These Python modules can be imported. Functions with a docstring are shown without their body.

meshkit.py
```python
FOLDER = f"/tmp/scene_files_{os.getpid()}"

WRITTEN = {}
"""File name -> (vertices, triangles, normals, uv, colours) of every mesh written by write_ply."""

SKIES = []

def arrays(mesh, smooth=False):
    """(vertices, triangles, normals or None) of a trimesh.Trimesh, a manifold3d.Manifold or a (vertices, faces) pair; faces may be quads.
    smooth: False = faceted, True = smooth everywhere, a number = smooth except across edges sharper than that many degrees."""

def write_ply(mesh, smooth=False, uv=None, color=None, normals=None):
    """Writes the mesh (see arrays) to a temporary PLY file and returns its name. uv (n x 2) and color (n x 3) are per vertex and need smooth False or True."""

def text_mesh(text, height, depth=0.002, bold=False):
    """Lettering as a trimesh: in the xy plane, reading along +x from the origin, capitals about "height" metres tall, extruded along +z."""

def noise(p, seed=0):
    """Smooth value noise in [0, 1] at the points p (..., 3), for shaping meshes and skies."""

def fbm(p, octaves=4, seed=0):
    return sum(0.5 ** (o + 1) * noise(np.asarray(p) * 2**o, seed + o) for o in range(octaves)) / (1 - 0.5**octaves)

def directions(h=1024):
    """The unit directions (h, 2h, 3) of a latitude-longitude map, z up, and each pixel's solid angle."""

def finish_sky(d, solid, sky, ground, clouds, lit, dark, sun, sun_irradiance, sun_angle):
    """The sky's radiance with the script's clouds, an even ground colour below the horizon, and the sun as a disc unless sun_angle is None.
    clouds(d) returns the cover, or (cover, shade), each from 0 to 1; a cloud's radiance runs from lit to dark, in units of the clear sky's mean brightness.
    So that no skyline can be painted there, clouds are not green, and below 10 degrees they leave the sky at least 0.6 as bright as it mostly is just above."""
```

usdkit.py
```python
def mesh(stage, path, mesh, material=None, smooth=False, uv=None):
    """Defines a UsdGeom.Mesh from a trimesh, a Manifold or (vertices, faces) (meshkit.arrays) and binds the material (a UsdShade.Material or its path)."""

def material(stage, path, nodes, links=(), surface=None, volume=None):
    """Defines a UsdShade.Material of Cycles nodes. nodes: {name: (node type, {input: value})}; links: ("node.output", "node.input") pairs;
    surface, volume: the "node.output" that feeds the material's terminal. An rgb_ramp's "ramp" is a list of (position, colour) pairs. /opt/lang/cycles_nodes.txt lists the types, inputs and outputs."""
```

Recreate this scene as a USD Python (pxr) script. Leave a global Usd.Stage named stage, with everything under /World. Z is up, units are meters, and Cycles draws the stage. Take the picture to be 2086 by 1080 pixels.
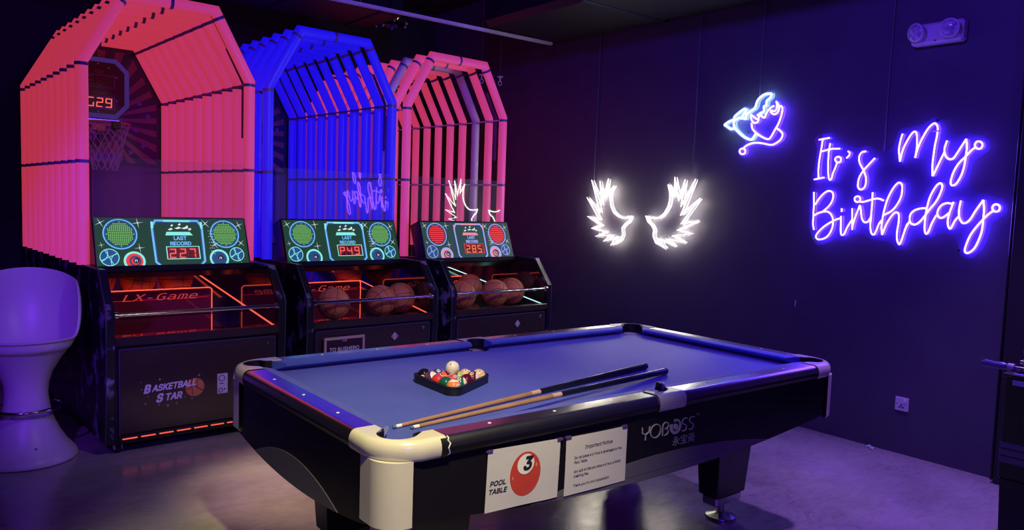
import math, glob, random
import numpy as np, trimesh, usdkit, meshkit
import manifold3d as m3
from shapely.geometry import Polygon, LineString, Point, box as sbox
from shapely.ops import unary_union
from shapely import affinity
from pxr import Usd, UsdGeom, UsdLux, UsdShade, Gf, Sdf

stage = Usd.Stage.CreateInMemory()
UsdGeom.SetStageUpAxis(stage, UsdGeom.Tokens.z)
UsdGeom.SetStageMetersPerUnit(stage, 1.0)
UsdGeom.Xform.Define(stage, '/World')
PI = math.pi
rng = random.Random(7)
# world: origin below the middle of the pool table, x along its length towards the neon wall, y towards the arcade machines
WX = 2.718            # neon wall
BED, NOSE, RAIL = .771, .8064, .815

# ---------------------------------------------------------------- camera, sky, lights, exposure
cam = UsdGeom.Camera.Define(stage, '/World/Camera')
FPX, YAW, PITCH, ROLL = 1566.97, .668916, .0777200, .0340319
CAM = np.array([-2.31432, -2.59475, 1.52148])
fw = np.array([math.sin(YAW) * math.cos(PITCH), math.cos(YAW) * math.cos(PITCH), -math.sin(PITCH)])
r0 = np.array([math.cos(YAW), -math.sin(YAW), 0.])
u0 = np.cross(r0, fw)
rt = math.cos(ROLL) * r0 + math.sin(ROLL) * u0
up = -math.sin(ROLL) * r0 + math.cos(ROLL) * u0
cam.AddTransformOp().Set(Gf.Matrix4d(*[float(a) for row in ((*rt, 0), (*up, 0), (*(-fw), 0), (*CAM, 1)) for a in row]))
cam.CreateHorizontalApertureAttr(36.0)
cam.CreateVerticalApertureAttr(36.0 * 1080 / 2086)
cam.CreateFocalLengthAttr(FPX * 36.0 / 2086)
cam.CreateClippingRangeAttr(Gf.Vec2f(.05, 60))
cam.CreateExposureAttr(0.0)


def area_light(path, loc, aim, w, h, color, power):
    l = UsdLux.RectLight.Define(stage, path)
    l.CreateWidthAttr(w); l.CreateHeightAttr(h)
    l.CreateColorAttr(Gf.Vec3f(*color)); l.CreateIntensityAttr(power)
    loc, aim = np.array(loc, float), np.array(aim, float)
    z = loc - aim; z /= np.linalg.norm(z)
    x = np.cross([0, 0, 1.] if abs(z[2]) < .99 else [0, 1., 0], z); x /= np.linalg.norm(x)
    y = np.cross(z, x)
    l.AddTransformOp().Set(Gf.Matrix4d(*[float(a) for row in ((*x, 0), (*y, 0), (*z, 0), (*loc, 1)) for a in row]))
    return l




def spot_light(path, loc, aim, radius, color, power, cone, soft):
    l = UsdLux.SphereLight.Define(stage, path)
    l.CreateRadiusAttr(radius); l.CreateColorAttr(Gf.Vec3f(*color)); l.CreateIntensityAttr(power)
    s = UsdLux.ShapingAPI.Apply(l.GetPrim()); s.CreateShapingConeAngleAttr(cone); s.CreateShapingConeSoftnessAttr(soft)
    loc, aim = np.array(loc, float), np.array(aim, float)
    z = loc - aim; z /= np.linalg.norm(z)
    x = np.cross([0, 1., 0], z); x /= np.linalg.norm(x)
    y = np.cross(z, x)
    l.AddTransformOp().Set(Gf.Matrix4d(*[float(a) for row in ((*x, 0), (*y, 0), (*z, 0), (*loc, 1)) for a in row]))


# the room's own lamps, all out of frame: a warm ceiling downlight over the near end of the table, violet party floods behind the photographer
spot_light('/World/warm_downlight', (-1.5, -1.9, 3.3), (-1.0, -.5, .75), .08, (1.0, .88, .36), 2150, 21, .9)
spot_light('/World/warm_downlight_001', (-.6, 1.2, 3.5), (-.6, 1.2, 0.), .08, (1.0, .62, .48), 2300, 13, 1.)
spot_light('/World/warm_downlight_002', (.1, -1.7, 3.4), (.4, 2.4, .7), .08, (1.0, .80, .55), 600, 30, .9)
area_light('/World/violet_flood', (-.8, -.6, 3.45), (2.7, .4, 2.7), .6, .2, (.125, .034, 1.0), 180)
area_light('/World/violet_flood_001', (-2.6, -5.2, 2.9), (-1.6, 2.6, .9), .9, .3, (.17, .022, 1.0), 80)
spot_light('/World/violet_flood_002', (1.75, -1.0, 3.02), (1.75, -1.0, 0.), .08, (.44, .22, 1.0), 1050, 34, 1.)
spot_light('/World/violet_flood_003', (-3.3, -1.1, 2.6), (-1.65, 2.5, 1.0), .10, (.19, .03, 1.0), 1050, 15, .8)

# ---------------------------------------------------------------- helpers
taken = {}


def numbered(parent, name):
    k = taken.setdefault((parent, name), 0); taken[(parent, name)] += 1
    return f'{parent}/{name}' if k == 0 else f'{parent}/{name}_{k:03d}'


def meta(prim, label=None, cat=None, group=None, kind=None):
    for k, v in (('label', label), ('category', cat), ('group', group), ('kind', kind)):
        if v: prim.SetCustomDataByKey(k, v)
    return prim


def thing(name, label, cat, loc=(0, 0, 0), rotz=0, group=None):
    path = numbered('/World', name)
    x = UsdGeom.Xform.Define(stage, path)
    x.AddTranslateOp().Set(Gf.Vec3d(*map(float, loc)))
    if rotz: x.AddRotateZOp().Set(float(rotz))
    meta(x.GetPrim(), label, cat, group)
    return path


def part(parent, name, mesh, mat, smooth=35, label=None, kind=None):
    path = numbered(parent, name)
    if isinstance(mesh, (list,)): mesh = cat(mesh)
    m = usdkit.mesh(stage, path, mesh, MAT[mat], smooth=smooth)
    meta(m.GetPrim(), label, None, None, kind)
    return path


def struct(name, mesh, mat, smooth=False):
    path = part('/World', name, mesh, mat, smooth)
    stage.GetPrimAtPath(path).SetCustomDataByKey('kind', 'structure')
    return path


def single(name, mesh, mat, label, cat_, smooth=35, group=None, kind=None):
    path = part('/World', name, mesh, mat, smooth)
    meta(stage.GetPrimAtPath(path), label, cat_, group, kind)
    return path


def dup(src, loc, rot, label):
    p = stage.GetPrimAtPath(src); was = p.GetCustomData()
    base = src.split('/')[-1]
    while base[-4:-3] == '_' and base[-3:].isdigit(): base = base[:-4]
    path = numbered('/World', base)
    x = UsdGeom.Xform.Define(stage, path)
    x.GetPrim().GetReferences().AddInternalReference(src)
    x.ClearXformOpOrder()
    x.AddTranslateOp(opSuffix='copy').Set(Gf.Vec3d(*map(float, loc)))
    x.AddRotateXYZOp(opSuffix='copy').Set(Gf.Vec3f(*rot))
    x.GetPrim().SetInstanceable(True)
    meta(x.GetPrim(), label, was['category'], was.get('group'))
    return path


def cat(ms): return trimesh.util.concatenate([as_tm(m) for m in ms])


def as_tm(m):
    if hasattr(m, 'to_mesh'):
        q = m.to_mesh(); return trimesh.Trimesh(np.array(q.vert_properties[:, :3]), np.array(q.tri_verts), process=False)
    return m


def bx(x0, x1, y0, y1, z0, z1, b=0.0):
    """A box, its edges chamfered by b."""
    if b <= 0:
        m = trimesh.creation.box((x1 - x0, y1 - y0, z1 - z0)); m.apply_translation(((x0 + x1) / 2, (y0 + y1) / 2, (z0 + z1) / 2)); return m
    pts = []
    for a, (x, sx) in enumerate(((x0, 1), (x1, -1))):
        for y, sy in ((y0, 1), (y1, -1)):
            for z, sz in ((z0, 1), (z1, -1)):
                pts += [(x, y + sy * b, z + sz * b), (x + sx * b, y, z + sz * b), (x + sx * b, y + sy * b, z)]
    return trimesh.convex.convex_hull(np.array(pts))


def xform(m, R=None, t=None):
    m = as_tm(m).copy(); T = np.eye(4)
    if R is not None: T[:3, :3] = R
    if t is not None: T[:3, 3] = t
    m.apply_transform(T)
    return m


def frame(ux, uy):
    ux = np.array(ux, float); uy = np.array(uy, float); ux /= np.linalg.norm(ux); uy /= np.linalg.norm(uy)
    return np.stack([ux, uy, np.cross(ux, uy)], 1)


def cyl(p0, p1, r, n=16, r1=None):
    return sweep([p0, p1], [r, r if r1 is None else r1], n)


def sweep(pts, r, n=10, closed=False, caps=True):
    """A round tube along a polyline, mitred at its corners; r is one radius or one per point."""
    P = np.array(pts, float); N = len(P)
    rr = np.full(N, r) if np.ndim(r) == 0 else np.array(r, float)
    d = np.diff(np.vstack([P, P[:1]]) if closed else P, axis=0)
    d /= np.maximum(np.linalg.norm(d, axis=1, keepdims=True), 1e-9)
    tan = np.zeros_like(P)
    for i in range(N):
        a = d[i - 1] if (closed or i > 0) else d[0]
        b = d[i] if (closed or i < N - 1) else d[-1]
        t = a + b; L = np.linalg.norm(t); tan[i] = t / L if L > 1e-6 else b
    up_ = np.array([0, 0, 1.]) if abs(tan[0][2]) < .9 else np.array([1., 0, 0])
    u = np.cross(up_, tan[0]); u /= np.linalg.norm(u)
    V = []; ang = np.arange(n) * 2 * PI / n
    for i in range(N):
        u = u - tan[i] * (u @ tan[i]); u /= np.linalg.norm(u); w = np.cross(tan[i], u)
        a = d[i - 1] if (closed or i > 0) else d[0]
        c = max(tan[i] @ a, .5)
        ring = np.outer(np.cos(ang), u) + np.outer(np.sin(ang), w)
        if c < .999:      # widen in the mitre direction
            b = d[i] if (closed or i < N - 1) else d[-1]
            m = a - b; m -= tan[i] * (m @ tan[i]); L = np.linalg.norm(m)
            if L > 1e-6:
                m /= L; ring += np.outer(ring @ m, m) * (1 / c - 1)
        V.append(P[i] + rr[i] * ring)
    V = np.vstack(V); F = []
    M = N if closed else N - 1
    for i in range(M):
        j = (i + 1) % N
        for k in range(n):
            q = (k + 1) % n
            F += [(i * n + k, i * n + q, j * n + q), (i * n + k, j * n + q, j * n + k)]
    if caps and not closed:
        V = np.vstack([V, P[:1], P[-1:]]); c0, c1 = len(V) - 2, len(V) - 1
        for k in range(n):
            q = (k + 1) % n
            F += [(c0, q, k), (c1, (N - 1) * n + k, (N - 1) * n + q)]
    m = trimesh.Trimesh(V, np.array(F), process=False)
    return m


def spline(pts, k=6, closed=False):
    """Catmull-Rom through the points."""
    P = np.array(pts, float)
    if len(P) < 3: return P
    Q = np.vstack([P[-1:], P, P[:2]]) if closed else np.vstack([2 * P[0] - P[1], P, 2 * P[-1] - P[-2]])
    out = []
    for i in range(1, len(Q) - 2):
        a, b, c, d = Q[i - 1], Q[i], Q[i + 1], Q[i + 2]
        for t in np.arange(k) / k:
            out.append(.5 * (2 * b + (c - a) * t + (2 * a - 5 * b + 4 * c - d) * t * t + (3 * b - a - 3 * c + d) * t ** 3))
    if not closed: out.append(P[-1])
    return np.array(out)


def lathe(prof, n=32, c=(0, 0, 0)):
    """Profile [(r, z)] turned about z."""
    P = np.array(prof, float); N = len(P); ang = np.arange(n) * 2 * PI / n
    V = np.vstack([np.c_[r * np.cos(ang), r * np.sin(ang), np.full(n, z)] for r, z in P]); F = []
    for i in range(N - 1):
        for k in range(n):
            q = (k + 1) % n
            F += [(i * n + k, i * n + q, (i + 1) * n + q), (i * n + k, (i + 1) * n + q, (i + 1) * n + k)]
    m = trimesh.Trimesh(V, np.array(F), process=True); m.update_faces(m.nondegenerate_faces()); m.apply_translation(c)
    return m


def ext(poly, h):
    gs = getattr(poly, 'geoms', [poly])
    return cat([trimesh.creation.extrude_polygon(g, h, engine='earcut') for g in gs if g.area > 1e-9])


def slab_x(poly_yz, x0, x1):
    """polygon in (y, z), extruded from x0 to x1."""
    return xform(ext(poly_yz, x1 - x0), np.array([[0, 0, 1], [1, 0, 0], [0, 1, 0]], float), (x0, 0, 0))


def slab_y(poly_xz, y0, y1):
    """polygon in (x, z), extruded from y0 to y1 (y1 > y0)."""
    return xform(ext(poly_xz, y1 - y0), np.array([[1, 0, 0], [0, 0, -1], [0, 1, 0]], float), (0, y1, 0))


FONTS = '/opt/blender-*/*/datafiles/fonts/'


def lettering(text, h, depth=.001, bold=0, shear=0.0, font='Inter.woff2', sx=1.0):
    """Lettering in the xy plane from the origin, capitals h tall."""
    from PIL import Image, ImageDraw, ImageFont
    f = ImageFont.truetype(glob.glob(FONTS + font)[0], 96)
    x0, y0, x1, y1 = f.getbbox(text, anchor='ls', stroke_width=bold)
    im = Image.new('L', (x1 - x0 + 8, y1 - y0 + 8))
    ImageDraw.Draw(im).text((4 - x0, 4 - y0), text, 255, f, anchor='ls', stroke_width=bold)
    on = np.pad(np.asarray(im) > 127, ((0, 0), (1, 1))).astype(np.int8)
    rows, st = np.nonzero(np.diff(on, axis=1) == 1); en = np.nonzero(np.diff(on, axis=1) == -1)[1]
    s = unary_union([sbox(a, -r - 1, b, -r) for a, b, r in zip(st, en, rows)]).buffer(.6).buffer(-.6).simplify(.8)
    k = h / 70.0
    s = affinity.affine_transform(s, [k * sx, 0, 0, k, -4 * k * sx, (4 - y0) * k])
    if shear: s = affinity.affine_transform(s, [1, shear, 0, 1, 0, 0])
    return ext(s, depth)


SEG = {'0': 'abcdef', '1': 'bc', '2': 'abged', '3': 'abgcd', '4': 'fgbc', '5': 'afgcd', '6': 'afgcde', '7': 'abc', '8': 'abcdefg', '9': 'abcdfg', 'P': 'abefg', 'G': 'afedc', 'F': 'aefg', ' ': ''}


def seg7(ch, w, h, t, d=.001, shear=.06, invert=False):
    H = h / 2; g = t * .12
    R = dict(a=(g, w - g, h - t, h), d=(g, w - g, 0, t), g=(g, w - g, H - t / 2, H + t / 2), f=(0, t, H + g, h - g), b=(w - t, w, H + g, h - g), e=(0, t, g, H - g), c=(w - t, w, g, H - g))
    on = [k for k in 'abcdefg' if (k in SEG[ch]) != invert]
    if not on: return None
    ms = []
    for k in on:
        x0, x1, y0, y1 = R[k]
        ms.append(ext(affinity.affine_transform(sbox(x0, y0, x1, y1), [1, shear, 0, 1, 0, 0]), d))
    return cat(ms)


# ---------------------------------------------------------------- materials
MAT = {}


def mat(name, color, rough=.5, metal=0., emit=None, es=0., vary=None, bump=None, **kw):
    """Principled surface; vary = (scale, second colour, contrast lo, hi), bump = (scale, strength)."""
    path = f'/World/Looks/{name}'
    n = {'p': ('principled_bsdf', dict(base_color=color, roughness=rough, metallic=metal, **kw))}
    l = []
    if emit is not None: n['p'][1].update(emission_color=emit, emission_strength=es)
    if vary or bump: n['g'] = ('texture_coordinate', {})
    if vary:
        sc, c2, lo, hi = vary
        n['n'] = ('noise_texture', dict(scale=sc, detail=5., roughness=.6)); n['r'] = ('rgb_ramp', {'ramp': [(lo, color), (hi, c2)]})
        l += [('g.object', 'n.vector'), ('n.fac', 'r.fac'), ('r.color', 'p.base_color')]
    if bump:
        n['bn'] = ('noise_texture', dict(scale=bump[0], detail=4.)); n['b'] = ('bump', dict(strength=bump[1], distance=.004))
        l += [('g.object', 'bn.vector'), ('bn.fac', 'b.height'), ('b.normal', 'p.normal')]
    MAT[name] = usdkit.material(stage, path, n, l, surface='p.BSDF')


def glow(name, color, strength, base=(.012, .012, .012), rough=.45):
    MAT[name] = usdkit.material(stage, f'/World/Looks/{name}', {'p': ('principled_bsdf', dict(base_color=base, roughness=rough, specular_ior_level=.15 if max(base) < .02 else .5, emission_color=color, emission_strength=strength))}, [], surface='p.BSDF')


mat('wall_paint', (.064, .058, .095), .6, vary=(3., (.053, .048, .082), .35, .7), bump=(60., .12))
mat('black_paint', (.012, .011, .015), .6, bump=(40., .1))
mat('duct_metal', (.009, .008, .012), .5, bump=(12., .25))
mat('galvanised', (.78, .78, .80), .4, .0)
mat('rod_steel', (.25, .25, .28), .4, .8)
# floor: worn polished concrete, blotched, scratched, its gloss uneven
MAT['concrete'] = usdkit.material(stage, '/World/Looks/concrete', {
    'g': ('texture_coordinate', {}),
    'n1': ('noise_texture', dict(scale=1.6, detail=8., roughness=.62)), 'r1': ('rgb_ramp', {'ramp': [(.3, (.23, .21, .205)), (.5, (.34, .315, .30)), (.72, (.43, .40, .38))]}),
    'mp': ('mapping', dict(scale=(1., 3.2, 1.), rotation=(0, 0, .6))),
    'n2': ('noise_texture', dict(scale=7., detail=6., roughness=.7, distortion=1.2)), 'r2': ('rgb_ramp', {'ramp': [(.35, (.62, .6, .6)), (.52, (1., 1., 1.))]}),
    'v': ('noise_texture', dict(scale=2.3, detail=2., distortion=2.5)),
    'r3': ('rgb_ramp', {'ramp': [(.494, (1., 1., 1.)), (.499, (.62, .58, .58)), (.502, (.62, .58, .58)), (.507, (1., 1., 1.))]}),
    'n4': ('noise_texture', dict(scale=1.1, detail=1.)), 'r4': ('rgb_ramp', {'ramp': [(.52, (0, 0, 0)), (.62, (1., 1., 1.))]}),
    'm1': ('mix', dict(mix_type='multiply', fac=.28)), 'm2': ('mix', dict(mix_type='multiply', fac=1.)),
    'rr': ('map_range', dict(from_min=.3, from_max=.75, to_min=.13, to_max=.27)),
    'b': ('bump', dict(strength=.12, distance=.004)),
    'p': ('principled_bsdf', dict(specular_ior_level=.6))},
    [('g.object', 'n1.vector'), ('g.object', 'mp.vector'), ('mp.vector', 'n2.vector'), ('g.object', 'v.vector'), ('g.object', 'n4.vector'),
     ('n1.fac', 'r1.fac'), ('n2.fac', 'r2.fac'), ('v.fac', 'r3.fac'), ('n4.fac', 'r4.fac'), ('r4.color', 'm2.fac'),
     ('r1.color', 'm1.color1'), ('r2.color', 'm1.color2'), ('m1.color', 'm2.color1'), ('r3.color', 'm2.color2'), ('m2.color', 'p.base_color'),
     ('n2.fac', 'rr.value'), ('rr.result', 'p.roughness'), ('n2.fac', 'b.height'), ('b.normal', 'p.normal')], surface='p.BSDF')
# table
mat('rail_laminate', (.88, .88, .90), .25, 1., vary=(14., (.78, .78, .80), .4, .7), bump=(60., .03))
mat('apron_laminate', (.007, .006, .010), .42, specular_ior_level=.3)
mat('cloth', (.045, .082, .42), .5, vary=(5., (.055, .096, .46), .35, .65), bump=(500., .25), sheen_weight=.35, sheen_roughness=.4)
mat('cream_plastic', (.66, .63, .54), .22, coat_weight=.3)
mat('grey_plastic', (.40, .39, .42), .3)
mat('inlay_grey', (.11, .105, .14), .35)
mat('black_rubber', (.006, .006, .008), .45)
mat('pearl', (.8, .8, .82), .25)
mat('chrome', (.75, .75, .78), .12, 1.)
mat('steel_foot', (.5, .5, .52), .25, 1.)
mat('leg_black', (.010, .009, .012), .3)
mat('logo_silver', (.34, .33, .40), .4)
mat('paper', (.60, .59, .62), .7, bump=(18., .25))
mat('ink', (.012, .012, .016), .6)
mat('print_red', (.55, .055, .04), .5)
mat('print_white', (.82, .81, .80), .5)
mat('print_pink', (.70, .30, .26), .5)
mat('cue_maple', (.40, .22, .13), .3, vary=(9., (.31, .16, .09), .3, .7))
mat('cue_light', (.62, .40, .27), .3)
mat('cue_black', (.012, .012, .016), .18)
mat('cue_print', (.42, .42, .46), .4)
mat('ferrule', (.80, .80, .76), .3)
mat('cue_tip', (.06, .14, .26), .8)
for nm, c in dict(ivory=(.80, .74, .58), orange=(.80, .20, .05), green=(.01, .10, .05), red=(.60, .04, .05), purple=(.07, .015, .09), black=(.008, .008, .012), blue=(.015, .03, .16), coral=(.72, .13, .06), maroon=(.10, .006, .012), yellow=(.80, .50, .12), olive=(.42, .45, .12)).items():
    mat('ball_' + nm, c, .1, coat_weight=.5)
# arcade machines
mat('cabinet_black', (.009, .008, .013), .28, bump=(30., .04))
mat('cabinet_art', (.010, .009, .016), .3, vary=(6.0, (.26, .23, .36), .54, .64))
mat('gloss_black', (.010, .008, .014), .06, specular_ior_level=1., coat_weight=1.)
mat('panel_black', (.035, .022, .024), .16)
mat('smoked_acrylic', (.03, .008, .012), .08)
glow('tube_red', (1., .068, .080), .44, (.36, .10, .45))
glow('tube_blue', (.010, .004, 1.), .60, (.05, .045, .40))
mat('tube_unlit', (.62, .60, .72), .35)
mat('strap', (.14, .08, .30), .4)
mat('clear_strip', (.10, .05, .22), .2)
mat('backboard', (.025, .016, .085), .25)
mat('backboard_lower', (.10, .045, .22), .12)
mat('board_ray', (.20, .07, .13), .35)
mat('board_violet', (.16, .07, .45), .35)
mat('board_dot', (.30, .26, .55), .4)
mat('net_cord', (.42, .36, .62), .6)
mat('rim_paint', (.50, .16, .14), .35)
mat('basketball', (.58, .17, .06), .5, bump=(420., .35))
mat('ball_seam', (.02, .012, .010), .6)
mat('wood_frame', (.46, .33, .28), .5)
mat('sign_dark', (.03, .015, .022), .3)
glow('led_red', (1., .10, .05), 1.5)
glow('led_text', (1., .10, .07), .42)
glow('led_teal', (.35, 1., .85), 1.8)
glow('digit_red', (1., .12, .10), 1.1)
glow('digit_orange', (1., .22, .08), 1.0)
mat('digit_off', (.10, .012, .02), .3)
glow('line_white', (1., .75, .7), .5)
glow('scr_green', (.012, .050, .026), 1.0)
glow('scr_teal', (.020, .060, .062), 1.0)
glow('scr_blue', (.16, .46, .95), 1.06)
glow('scr_cyan', (.26, .85, .80), 1.00)
glow('scr_lilac', (.38, .40, .90), 1.00)
glow('scr_lime', (.28, .80, .14), 0.78)
glow('scr_deep', (.02, .09, .28), 0.88)
glow('scr_redlamp', (.75, .04, .05), 1.12)
glow('scr_reddark', (.16, .01, .012), .9)
glow('scr_white', (.75, .80, .85), 1.00)
glow('scr_pink', (.85, .26, .36), 1.00)
glow('scr_pit', (.05, .10, .20), .6)
glow('neon_violet', (.135, .045, 1.), 42.)
glow('neon_white', (1., .90, .70), 34.)
glow('neon_ice', (.45, .80, 1.), 14.)
mat('cable', (.10, .09, .13), .5)
mat('white_plastic', (.62, .60, .64), .4)
mat('stool_plastic', (.58, .52, .58), .38)
mat('lamp_glass', (.55, .55, .65), .12, vary=(40., (.25, .25, .4), .4, .6))
mat('dark_print', (.03, .03, .06), .5)
mat('foos_black', (.010, .009, .013), .35)
mat('foos_stripe', (.09, .085, .12), .4)


def pane(name, tint, dif, amount, ior=1.5):
    """Clear sheet: plain see-through with a fresnel gloss on its outer faces and a little haze."""
    MAT[name] = usdkit.material(stage, f'/World/Looks/{name}', {
        't': ('transparent_bsdf', dict(color=tint)), 'g': ('glossy_bsdf', dict(color=(1, 1, 1), roughness=.02)), 'f': ('fresnel', dict(IOR=ior)), 'ge': ('geometry', {}),
        'i': ('math', dict(math_type='subtract', value1=1.)), 'm': ('math', dict(math_type='multiply')),
        'd': ('diffuse_bsdf', dict(color=dif)), 'a': ('mix_closure', dict(fac=amount)), 'b': ('mix_closure', {})},
        [('t.BSDF', 'a.closure1'), ('d.BSDF', 'a.closure2'), ('ge.backfacing', 'i.value2'), ('i.value', 'm.value1'), ('f.fac', 'm.value2'), ('m.value', 'b.fac'), ('a.closure', 'b.closure1'), ('g.BSDF', 'b.closure2')], surface='b.closure')


pane('acrylic', (.97, .97, .97), (.8, .8, .8), .03, 1.65)
pane('acrylic_haze', (.8, .8, .95), (.35, .3, .8), .35)
pane('acrylic_glow', (.85, .85, .95), (.26, .22, .75), .085)
mat('print_orange', (.55, .16, .06), .4)
mat('title_lilac', (.62, .58, .66), .4)
mat('label_violet', (.50, .46, .56), .4)
glow('led_kick', (1., .10, .06), 1.2)
glow('led_violet', (.30, .12, 1.), .14)
glow('led_blue', (.10, .05, 1.), 2.6)
mat('edge_plastic', (.05, .04, .10), .35)
glow('led_under', (1., .12, .03), 11.)
pane('gate_acrylic', (.32, .05, .10), (.50, .05, .10), .40)
pane('acrylic_wing', (.9, .9, .92), (.6, .6, .7), .05)
mat('foos_handle', (.10, .08, .22), .2)
mat('foos_badge', (.34, .32, .42), .4)

# ---------------------------------------------------------------- the room
X0, X1, Y0, Y1, ZC = -4.2, WX, -6.6, 5.6, 3.75
struct('floor', bx(X0, X1 + .2, Y0, Y1, -.1, 0), 'concrete')
struct('wall_right', bx(X1, X1 + .2, Y0, Y1, 0, ZC), 'wall_paint')
struct('wall_back', bx(X0, X1, Y1 - .2, Y1, 0, ZC), 'black_paint')
struct('wall_left', bx(X0 - .2, X0, Y0, Y1, 0, ZC), 'black_paint')
struct('wall_front', bx(X0, X1, Y0 - .2, Y0, 0, ZC), 'black_paint')
struct('ceiling', bx(X0 - .2, X1 + .2, Y0 - .2, Y1, ZC, ZC + .1), 'black_paint')
# boxed-in return where the neon wall ends at the right of the picture, its edge grooved
t = numbered('/World', 'trim_1'); UsdGeom.Xform.Define(stage, t); stage.GetPrimAtPath(t).SetCustomDataByKey('kind', 'structure')
part(t, 'post', bx(X1 - .09, X1, -1.9, -.92, 0, ZC, .004), 'black_paint')
for k in range(4): part(t, 'groove_strip', bx(X1 - .10 + .018 * k, X1 - .09 + .018 * k, -.925 + .006, -.908, .02, 3.0, .003), 'cabinet_black')

d = thing('air_duct', 'wide dark painted air duct running above the neon sign wall', 'duct', (0, 0, 0))
part(d, 'duct_body', bx(1.75, X1 - .004, -3.0, 3.1, 3.09, 3.58, .05), 'duct_metal')
for y in (-1.8, -.6, .6, 1.8): part(d, 'seam_flange', bx(1.735, X1 - .003, y - .02, y + .02, 3.075, 3.595, .012), 'duct_metal')
d = thing('air_duct', 'square dark duct crossing the ceiling above the arcade machines', 'duct', (0, 0, 0))
part(d, 'duct_body', bx(-1.4, 1.35, 3.75, 4.45, 3.22, 3.68, .03), 'duct_metal')
for x in (-.6, .3, 1.1): part(d, 'seam_flange', bx(x - .02, x + .02, 3.735, 4.465, 3.205, 3.695, .01), 'duct_metal')
for x in (-1.0, 1.2):
    part(d, 'hanger_strap', bx(x - .015, x + .015, 3.72, 3.735, 3.2, ZC, .002), 'duct_metal')

# slotted steel channel under the ceiling
s = thing('slotted_channel', 'thin bright slotted steel channel slung under the dark ceiling', 'rail', (0, 0, 0))
plan = sbox(-.9, -.019, 2.66, .019)
slots = unary_union([LineString([(x, 0), (x + .028, 0)]).buffer(.007) for x in np.arange(-.87, 2.62, .05)])
web = ext(plan.difference(slots), .0025)
part(s, 'web', xform(web, None, (0, 3.2, 3.085)), 'galvanised', False)
for sy in (-1, 1): part(s, 'flange', bx(-.9, 2.66, 3.2 + sy * .018 - .0015, 3.2 + sy * .018 + .0015, 3.085, 3.11), 'galvanised', False)
for x in (.62, 1.9): part(s, 'threaded_rod', cyl((x, 3.2, 3.088), (x, 3.2, ZC), .004, 8), 'rod_steel')

# round fixture hung behind the third machine, a dark ring
rf = thing('ceiling_fitting', 'dark round ring fitting hung from the ceiling behind the pink machines', 'ceiling fitting', (1.62, 4.55, 3.33))
part(rf, 'ring', lathe([(.17, 0), (.21, .005), (.225, .03), (.21, .055), (.17, .06), (.16, .03), (.17, 0)], 40), 'gloss_black')
part(rf, 'canopy', lathe([(0, .30), (.06, .30), (.06, .42), (0, .42)], 20), 'cabinet_black')
for a in range(3):
    c, q = math.cos(a * 2.1), math.sin(a * 2.1)
    part(rf, 'spoke_wire', cyl((.19 * c, .19 * q, .05), (.04 * c, .04 * q, .31), .004, 6), 'rod_steel')
for a in range(7):
    part(rf, 'bulb', lathe([(0, -.012), (.012, -.006), (.012, .006), (0, .01)], 10, (.19 * math.cos(a * .9), .19 * math.sin(a * .9), -.004)), 'lamp_glass')

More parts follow.
